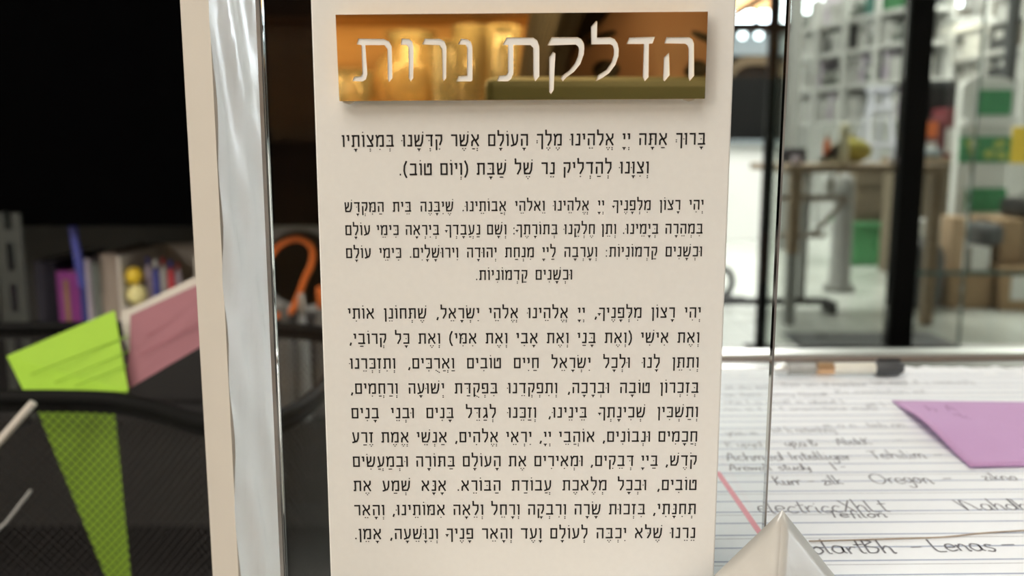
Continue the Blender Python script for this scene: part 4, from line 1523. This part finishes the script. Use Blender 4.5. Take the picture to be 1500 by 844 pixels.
# step ladder
def ladder():
    Y = 6.9
    t0 = at(1291, 132, Y)
    t = thing('step_ladder', (t0.x, Y, 0), 'pale lilac step ladder standing behind the brown crate', 'ladder')
    bl_, br2 = at(1262, 340, Y), at(1320, 340, Y)
    for (xt_, xb_) in ((at(1284, 135, Y).x, at(1268, 260, Y).x - .12), (at(1304, 135, Y).x, at(1308, 260, Y).x + .06)):
        MB().tube([(xt_, Y + .05, t0.z), (xb_, Y - .15, 0)], .016, 8).build('rail', M['lilac'], t)
    for (xt_, xb_) in ((at(1286, 135, Y).x, at(1276, 260, Y).x - .1), (at(1302, 135, Y).x, at(1304, 260, Y).x + .05)):
        MB().tube([(xt_, Y + .1, t0.z), (xb_, Y + .5, 0)], .013, 8).build('rear_rail', M['lilac'], t)
    for k, py in enumerate((158, 212, 262, 312)):
        z = at(1290, py, Y).z
        u = (t0.z - z) / t0.z
        xa = at(1284, 135, Y).x * (1 - u) + (at(1268, 260, Y).x - .12) * u
        xb2 = at(1304, 135, Y).x * (1 - u) + (at(1308, 260, Y).x + .06) * u
        MB().bx(xa, xb2, Y - .06 - .2 * u + .05, Y + .06 - .2 * u + .05, z - .018, z + .018, bev=.004).build('step', M['lilac'], t)
    MB().bx(at(1283, 135, Y).x - .02, at(1305, 135, Y).x + .02, Y - .01, Y + .16, t0.z - .01, t0.z + .03, bev=.006).build('ladder_top', M['lilac'], t)
ladder()

# black floor stand by the sign edge
def stand():
    Y = 4.95
    q = at(1090, 440, Y)
    x0 = at(1020, 440, Y).x
    t = thing('floor_stand', (x0, Y, 0), 'black floor stand with a curled hook, half hidden by the sign', 'stand')
    MB().cyl((x0, Y, 0), (x0, Y, 1.2), .022, 12).build('stand_pole', M['black'], t)
    z = q.z
    MB().tube([(x0, Y, z), (q.x, Y, z)], .026, 12).build('stub_arm', M['black'], t)
    MB().lathe((x0, Y, 0), [(.2, 0), (.2, .02), (.03, .05)], 20).build('base_disc', M['black'], t)
    h = [at(1040, 452, Y), at(1058, 434, Y), at(1071, 420, Y), at(1070, 402, Y), at(1058, 394, Y), at(1035, 396, Y)]
    h[0].x = x0
    h[-1].x = x0
    MB().tube(catmull(h, 6), .018, 10).build('hook', M['black'], t)
stand()

# ------------------------------------------------------------------ hall, right of the thick upright
def counter():
    Y = 5.6
    x0, x1 = at(1340, 300, Y).x, at(1419, 300, Y).x
    z = at(1380, 232, Y).z
    t = thing('brown_counter', ((x0 + x1) / 2, Y + .25, 0), 'brown counter right of the thick black upright', 'counter')
    MB().bx(x0, x1, Y + .01, Y + .5, 0, z - .03, bev=.005).build('counter_body', M['carddk'], t)
    MB().bx(x0 - .02, x1 + .01, Y - .01, Y + .52, z - .03, z, bev=.004).build('counter_top', M['wood'], t)
    return z
cz = counter() + .001
def carton(px0, px1, py0, py1, Y, dep, m, label, z0=None, bands=(), rot=0.0, bev=.006, name='carton', cat='box'):
    """py0 top, py1 bottom of the front face"""
    a, b = at(px0, (py0 + py1) / 2, Y).x, at(px1, (py0 + py1) / 2, Y).x
    zt2 = at((px0 + px1) / 2, py0, Y).z
    zb2 = at((px0 + px1) / 2, py1, Y).z if z0 is None else z0
    t = thing(name, ((a + b) / 2, Y + dep / 2, zb2), label, cat)
    MB().bx(a, b, Y, Y + dep, zb2, zt2, bev=bev).build('body', m, t)
    for (u0, u1, v0, v1, mm, nm) in bands:
        MB().bx(a + (b - a) * u0, a + (b - a) * u1, Y - .004, Y + .002, zb2 + (zt2 - zb2) * v0, zb2 + (zt2 - zb2) * v1).build(nm, mm, t)
    if rot:
        t.rotation_euler = (0, 0, rot)
    return t, zt2


carton(1342, 1381, 176, 206, 5.75, .2, M['burg'], 'burgundy carton with an orange and a white label, on the brown counter', cz, ((.12, .8, .55, .95, M['orange'], 'orange_label'), (.08, .8, .05, .42, M['lgrey'], 'white_label')))
carton(1385, 1419, 158, 214, 5.75, .2, M['burg'], 'taller burgundy carton with a white label, on the brown counter', cz, ((.04, .9, .1, .6, M['lgrey'], 'white_label'),))
_t, _z = carton(1342, 1402, 117, 160, 5.98, .1, M['dgrey'], 'dark grey monitor behind the burgundy cartons', cz, ((.06, .94, .1, .92, M['black'], 'screen'),), name='monitor', cat='monitor')
q = at(1374, 222, 5.58)
o = thing('tape_roll', (q.x, 5.6, cz), 'blue-grey roll of tape lying on the edge of the brown counter', 'tape')
MB().lathe((q.x, 5.65, cz), [(.05, 0), (.05, .06), (.028, .06), (.028, .002), (.05, 0)], 20).build('tape_ring', M['bluegrey'], o)
MB().lathe((q.x, 5.65, cz), [(.03, 0.001), (.03, .055), (.024, .055), (.024, .001), (.03, .001)], 20).build('core', M['card'], o)

def display():
    Y = 5.15
    x0, x1 = at(1404, 250, Y).x, at(1479, 250, Y).x
    zz = lambda py: at(1440, py, Y).z
    xx = lambda px: at(px, 250, Y).x
    t = thing('display_stand', ((x0 + x1) / 2, Y + .15, 0), 'white display stand with an arched top and green panels', 'display')
    zt2, zs = zz(111), zz(132)
    pts = [(x0, Y + .02, 0), (x1, Y + .02, 0)]
    for k in range(13):
        a = PI * k / 12
        pts.append(((x0 + x1) / 2 + (x1 - x0) / 2 * math.cos(a) ** 1 , Y + .02, zs + (zt2 - zs) * math.sin(a) ** .6))
    MB().prism(pts, (0, .07, 0)).build('stand_body', M['white'], t)
    def band(a, b, c, d, m, nm, y=.0):
        MB().bx(xx(a), xx(b), Y + y, Y + .022, zz(d), zz(c), bev=.002).build(nm, m, t)
    band(1424, 1474, 132, 168, M['green'], 'green_panel')
    band(1404, 1478, 174, 184, M['lgrey'], 'shelf_lip', -.05)
    band(1404, 1478, 200, 238, M['green'], 'picture_panel')
    m = MB()
    rnd = random.Random(4)
    for k in range(9):
        px, py = rnd.uniform(1408, 1470), rnd.uniform(208, 232)
        m.ball((xx(px), Y - .0, zz(py)), rnd.uniform(.02, .035), 0, 1, .25, .8, n=8)
    m.build('picture_shape', mat('yellow_green_print', (.42, .48, .10), .5, noise=.3, scale=20), t)
    band(1420, 1478, 276, 310, M['green'], 'green_panel')
display()
q0 = at(1484, 100, 5.5)
tag(MB().bx(q0.x - .035, q0.x + .02, 5.5, 5.55, 0, q0.z + .6).build('column_pole', M['dgrey']), 'dark pole behind the arched display stand', 'pole')
carton(1481, 1530, 184, 236, 5.4, .05, M['lgrey'], 'grey board with a yellow poster at the right, beside the arched display stand', 0.0, ((.0, 1, .77, .995, M['yellow'], 'yellow_poster'),), name='poster_board', cat='board')

_, zc1 = carton(1392, 1454, 400, 448, 4.62, .5, M['card'], 'brown cardboard carton on the hall floor behind the green rail', 0.0, ((.3, .34, .0, 1.0, M['carddk'], 'tape_strip'),), rot=R(-2))
_, zc2 = carton(1468, 1560, 392, 452, 4.55, .5, M['card'], 'brown cardboard carton with a white shipping label, in the right corner', 0.0, ((.14, .42, .25, .8, M['lgrey'], 'shipping_label'),))
_, zc4 = carton(1465, 1540, 322, 384, 4.7, .36, M['card'], 'brown carton stacked on the one with a shipping label', zc2 + .002, ((.45, .5, 0, 1, M['carddk'], 'tape_strip'),))
_, zc3 = carton(1422, 1451, 362, 400, 4.64, .3, M['lgrey'], 'pale grey tray stacked on a brown carton', zc1 + .002, (), name='tray', cat='tray')
def soft(px0, px1, py0, Y, z0, m, label, name='bag', cat='bag', sy=.14):
    a, b = at(px0, 350, Y).x, at(px1, 350, Y).x
    zt2 = at((px0 + px1) / 2, py0, Y).z
    h = zt2 - z0
    bm = bmesh.new()
    bmesh.ops.create_cube(bm, size=1)
    bmesh.ops.subdivide_edges(bm, edges=bm.edges[:], cuts=5, use_grid_fill=True)
    rnd = random.Random(int(px0))
    for v in bm.verts:
        d = v.co.normalized()
        k = .55
        co = v.co.lerp(d * .62, k)
        co.z = max(-.5, min(.5, co.z * 1.05))
        co += Vector((rnd.uniform(-1, 1), rnd.uniform(-1, 1), rnd.uniform(-.6, .6) if co.z > -.45 else 0)) * .025
        v.co = co
    bm.verts.index_update()
    t = thing(name, ((a + b) / 2, Y, z0), label, cat)
    MB().add([((a + b) / 2 + v.co.x * (b - a), Y + v.co.y * sy * 2, z0 + (v.co.z + .5) * h) for v in bm.verts], [[v.index for v in f.verts] for f in bm.faces], 0, True).build('bag_body', m, t)
    bm.free()
    xh = (a + b) / 2
    MB().tube(catmull([(xh - .04, Y, zt2 - .015), (xh - .02, Y, zt2 + .02), (xh + .02, Y, zt2 + .02), (xh + .04, Y, zt2 - .015)], 5), .005, 6).build('handle', m, t)
soft(1421, 1452, 326, 4.78, zc3 + .004, M['dgrey'], 'dark grey bag on the pale tray')
soft(1478, 1520, 290, 4.85, zc4 + .004, M['black'], 'black bag on the topmost carton')
soft(1322, 1364, 352, 4.75, 0.0, M['dgrey'], 'dark grey sack on the floor before the brown counter', 'sack', 'sack', .2)
carton(1346, 1391, 322, 372, 5.38, .14, M['lgrey'], 'pale grey box on the floor, touching the brown counter', 0.0)
carton(1394, 1417, 318, 400, 4.66, .14, mat('tan_card', (.55, .38, .24), .8, noise=.08, scale=14), 'tall tan carton standing on the brown floor carton', zc1 + .002)

# ------------------------------------------------------------------ behind the camera: what the gold mirror shows
def wood_unit():
    x0, x1, yb = -1.0, .75, -1.62
    t = thing('wooden_shelf_unit', (0, -1.45, 0), 'amber wooden shelf unit mirrored in the gold title plate', 'shelf')
    MB().bx(x0, x1, yb, yb + .02, 0, 2.0).build('back_panel', M['oak'], t)
    for x in (x0, x1 - .025):
        MB().bx(x, x + .025, yb + .02, yb + .34, 0, 2.0).build('side_panel', M['oak'], t)
    for z in (.35, .86, 1.11, 1.55, 1.98):
        MB().bx(x0 + .025, x1 - .025, yb + .02, yb + .34, z, z + .022).build('shelf', M['oak'], t)
    MB().bx(x0 + .025, x1 - .025, yb + .34, yb + .346, 1.088, 1.135).build('dark_lip', M['oakdark'], t)
    MB().bx(x0 + .05, x1 - .05, yb + .315, yb + .335, 1.101, 1.109).build('fill_strip', M['lamps'], t)  # added fill strip, brightens the mirrored wood and glasses
    area('lamp_light', (-.12, yb + .32, 1.099), (R(-35), 0, 0), (1.5, .03), 3.5, (1.0, 0.86, 0.62))  # added fill light, goes with the strip
    return yb
yb = wood_unit()
gv = 'glass vases on the wooden shelf'
def vase(px, r, h, Y, label, straight=True):
    dist = SY * 2 - Y
    x = (px - 750) / 1300 * dist
    t = thing('glass_vase', (x, Y, .882), label, 'vase', gv)
    if straight:
        pr_ = [(r * .7, 0), (r * .72, .01), (r, h), (r * .92, h), (r * .62, .02), (.0001, .018)]
    else:
        pr_ = [(r * .5, 0), (r * .55, .01), (r, h * .35), (r * .8, h * .7), (r * .45, h * .85), (r * .6, h), (r * .55, h), (r * .4, h * .85), (r * .7, h * .6), (r * .5, .03), (.0001, .02)]
    MB().lathe((x, Y, .882), pr_, 24).build('vase_body', M['vase'], t)
    MB().lathe((x, Y, .882 + h), [(r * .9, -.004), (r * 1.04, 0), (r * .9, .004), (r * .86, 0), (r * .9, -.004)] if straight else [(r * .5, -.004), (r * .64, 0), (r * .5, .004), (r * .46, 0), (r * .5, -.004)], 24).build('vase_rim', M['vase'], t)
vase(520, .045, .11, -1.36, 'short glass tumbler at the end of the wooden shelf')
vase(607, .085, .19, -1.42, 'wide glass vase on the wooden shelf', False)
vase(655, .03, .16, -1.315, 'slim glass next to the wide glass vase')
vase(690, .035, .2, -1.395, 'tall slim glass right of the wide vase')
vase(715, .035, .21, -1.475, 'tall glass between two slim glasses')
vase(738, .034, .19, -1.33, 'tall glass nearest the mirrored phone')

# phone
ph = thing('phone', (0.06, -.012, .815), 'phone in an olive case held up before the sign', 'phone')
def phone():
    rot = Matrix.Rotation(-PITCH, 3, 'X')
    c = CAM + rot @ Vector((.063, -.0125, -.0075))
    m = MB()
    m.box(c, (.152, .010, .076), 0, rot, .004)
    m.build('phone_case', M['case'], ph)
    s = MB()
    s.box(c + rot @ Vector((0, -.0056, 0)), (.142, .001, .068), 0, rot)
    s.build('phone_screen', M['lens'], ph)
    s = MB()
    for dx, dz in ((.0, .0), (.018, -.018)):
        q = CAM + rot @ Vector((dx, -.0055, dz))
        s.cyl(q, q + rot @ Vector((0, -.002, 0)), .0055, 16)
    s.build('camera_lens', M['lens'], ph)
phone()

# person who holds the phone (seen only in the gold mirror)
def person():
    hx, hy, hz = .105, -.285, .905
    t = thing('person', (hx, -.42, 0), 'person with dark hair kneeling behind the phone and holding it, mirrored in the gold plate', 'person')
    V, E, Rd = [], [], []
    def v(x, y, z, r, p=None):
        V.append((x - hx, y + .42, z))
        Rd.append(r)
        if p is not None:
            E.append((p, len(V) - 1))
        return len(V) - 1
    pel = v(hx, -.47, .20, .125)
    sp1 = v(hx, -.46, .36, .115, pel)
    sp2 = v(hx, -.42, .52, .135, sp1)
    chest = v(hx, -.38, .62, .115, sp2)
    nk = v(hx, -.345, .735, .052, chest)
    hd0 = v(hx, -.315, .80, .052, nk)
    for s in (-1, 1):
        sh_ = v(hx + s * .15, -.38, .66, .062, chest)
        if s > 0:
            el = v(hx + .23, -.30, .60, .046, sh_)
            wr = v(hx + .09, -.10, .775, .027, el)
        else:
            el = v(hx - .22, -.36, .44, .046, sh_)
            wr = v(hx - .13, -.22, .30, .028, el)
        hip = v(hx + s * .09, -.46, .17, .095, pel)
        kn = v(hx + s * .13, -.13, .085, .07, hip)
        cf = v(hx + s * .12, -.36, .055, .052, kn)
        an = v(hx + s * .11, -.55, .045, .036, cf)
        ft = v(hx + s * .10, -.66, .035, .03, an)
    me = bpy.data.meshes.new('body')
    me.from_pydata(V, E, [])
    o = bpy.data.objects.new('body', me)
    COL.objects.link(o)
    o.parent = t
    sk = o.modifiers.new('skin', 'SKIN')
    sk.use_smooth_shade = True
    for i, r in enumerate(Rd):
        o.data.skin_vertices[0].data[i].radius = (r, r * .8 if i in (0, 1, 2, 3) else r)
    o.data.skin_vertices[0].data[0].use_root = True
    ss = o.modifiers.new('smooth', 'SUBSURF')
    ss.levels = ss.render_levels = 2
    me.materials.append(M['shirt'])
    # head with face
    m = MB()
    n, k = 28, 32
    vs, fs = [], []
    for j in range(n + 1):
        th = PI * j / n
        for i in range(k):
            a = 2 * PI * i / k
            x, y_, z = math.sin(th) * math.cos(a), math.sin(th) * math.sin(a), math.cos(th)
            X, Y_, Z = x * .074, y_ * .094, z * .115
            if z < 0:
                X *= 1 + .22 * z
                Y_ *= 1 + .10 * z
            fr = max(0, y_)
            nose = math.exp(-((X / .012) ** 2)) * math.exp(-(((Z + .022) / .022) ** 2)) * fr
            brow = math.exp(-(((Z - .020) / .012) ** 2)) * fr * .005
            eye = (math.exp(-(((X - .031) / .014) ** 2)) + math.exp(-(((X + .031) / .014) ** 2))) * math.exp(-(((Z - .002) / .011) ** 2)) * fr
            mouth = math.exp(-((X / .022) ** 2)) * math.exp(-(((Z + .062) / .006) ** 2)) * fr
            chin = math.exp(-((X / .03) ** 2)) * math.exp(-(((Z + .1) / .02) ** 2)) * fr
            Y_ += nose * .022 + brow - eye * .009 - mouth * .004 + chin * .008
            vs.append((hx + X, hy - .06 + Y_, hz + Z))
    for j in range(n):
        for i in range(k):
            i2 = (i + 1) % k
            fs.append([j * k + i, j * k + i2, (j + 1) * k + i2, (j + 1) * k + i])
    m.add(vs, fs, 0, True)
    for s in (-1, 1):
        m.ball((hx + s * .075, hy - .07, hz - .005), .022, 0, .35, .8, 1.2, n=10)
    m.build('head', M['skin'], t)
    e = MB()
    for s in (-1, 1):
        e.ball((hx + s * .031, hy + .0165, hz + .002), .011, 0, 1.2, .8, .75, n=10)
        e.tube(catmull([(hx + s * .014, hy + .026, hz + .022), (hx + s * .03, hy + .024, hz + .027), (hx + s * .048, hy + .014, hz + .022)], 4), .003, 6)
    e.build('eye', M['hair'], t)
    # hair: cap and a fall on one side of the forehead
    hb = MB()
    vs, fs = [], []
    J = 16
    for j in range(J + 1):
        for i in range(k):
            a = 2 * PI * i / k
            front = max(0, math.sin(a))
            side = max(0, -math.cos(a))
            lim = PI * (.62 - .34 * front * (1 - .6 * side) + .02 * math.sin(7 * a))
            th = lim * j / J
            vs.append((hx + math.sin(th) * math.cos(a) * .084, hy - .062 + math.sin(th) * math.sin(a) * .106, hz + .006 + math.cos(th) * .124))
    for j in range(J):
        for i in range(k):
            i2 = (i + 1) % k
            fs.append([j * k + i, j * k + i2, (j + 1) * k + i2, (j + 1) * k + i])
    hb.add(vs, fs, 0, True)
    for q_ in range(7):
        x = hx - .086 + .013 * q_ * (.7)
        hb.tube(catmull([(hx - .02 - .006 * q_, hy + .0, hz + .112 - .004 * q_), (hx - .05 - .004 * q_, hy + .034 - .006 * q_, hz + .07), (hx - .072 - .003 * q_, hy + .02 - .012 * q_, hz + .0), (hx - .07 - .004 * q_, hy - .01 - .012 * q_, hz - .10)], 6), [.010] * 18 + [.004], 8)
    hb.build('hair', M['hair'], t)
    # hand on the far end of the phone
    wr = Vector((hx + .09, -.10, .775))
    pc = Vector((.142, -.045, .812))
    h = MB()
    h.tube([wr, wr.lerp(pc, .5), pc, pc + Vector((-.006, .012, .012))], [.025, .03, .036, .026], 12)
    for i in range(4):
        b0 = pc + Vector((.012, .012 + .002 * i, .022 - .014 * i))
        ln = (.9, 1.0, .95, .8)[i]
        h.tube(catmull([b0, b0 + Vector((.014, .020, .004)) * ln, b0 + Vector((.006, .036, .006)) * ln, b0 + Vector((-.014, .040, .004)) * ln], 4), [.009] * 6 + [.008] * 4 + [.0075, .007, .006], 8)
    h.tube(catmull([pc + Vector((-.012, .0, .012)), pc + Vector((-.03, .012, .026)), pc + Vector((-.042, .016, .034))], 4), [.012, .012, .011, .011, .010, .010, .009, .009, .007], 8)
    h.build('hand', M['skin'], t)
    # resting hand
    h = MB()
    w0 = Vector((hx - .13, -.22, .30))
    p0 = w0 + Vector((.005, .07, -.11))
    h.tube([w0, w0.lerp(p0, .5), p0], [.026, .03, .036], 12)
    for i in range(4):
        b0 = p0 + Vector((-.027 + .018 * i, .01, -.01))
        h.tube(catmull([b0, b0 + Vector((0, .03, -.012)), b0 + Vector((0, .05, -.03))], 4), [.0095] * 5 + [.008] * 4, 8)
    h.tube(catmull([p0 + Vector((.025, -.02, .01)), p0 + Vector((.045, .01, -.004)), p0 + Vector((.05, .03, -.012))], 4), [.011] * 5 + [.009] * 4, 8)
    h.build('hand', M['skin'], t)
person()
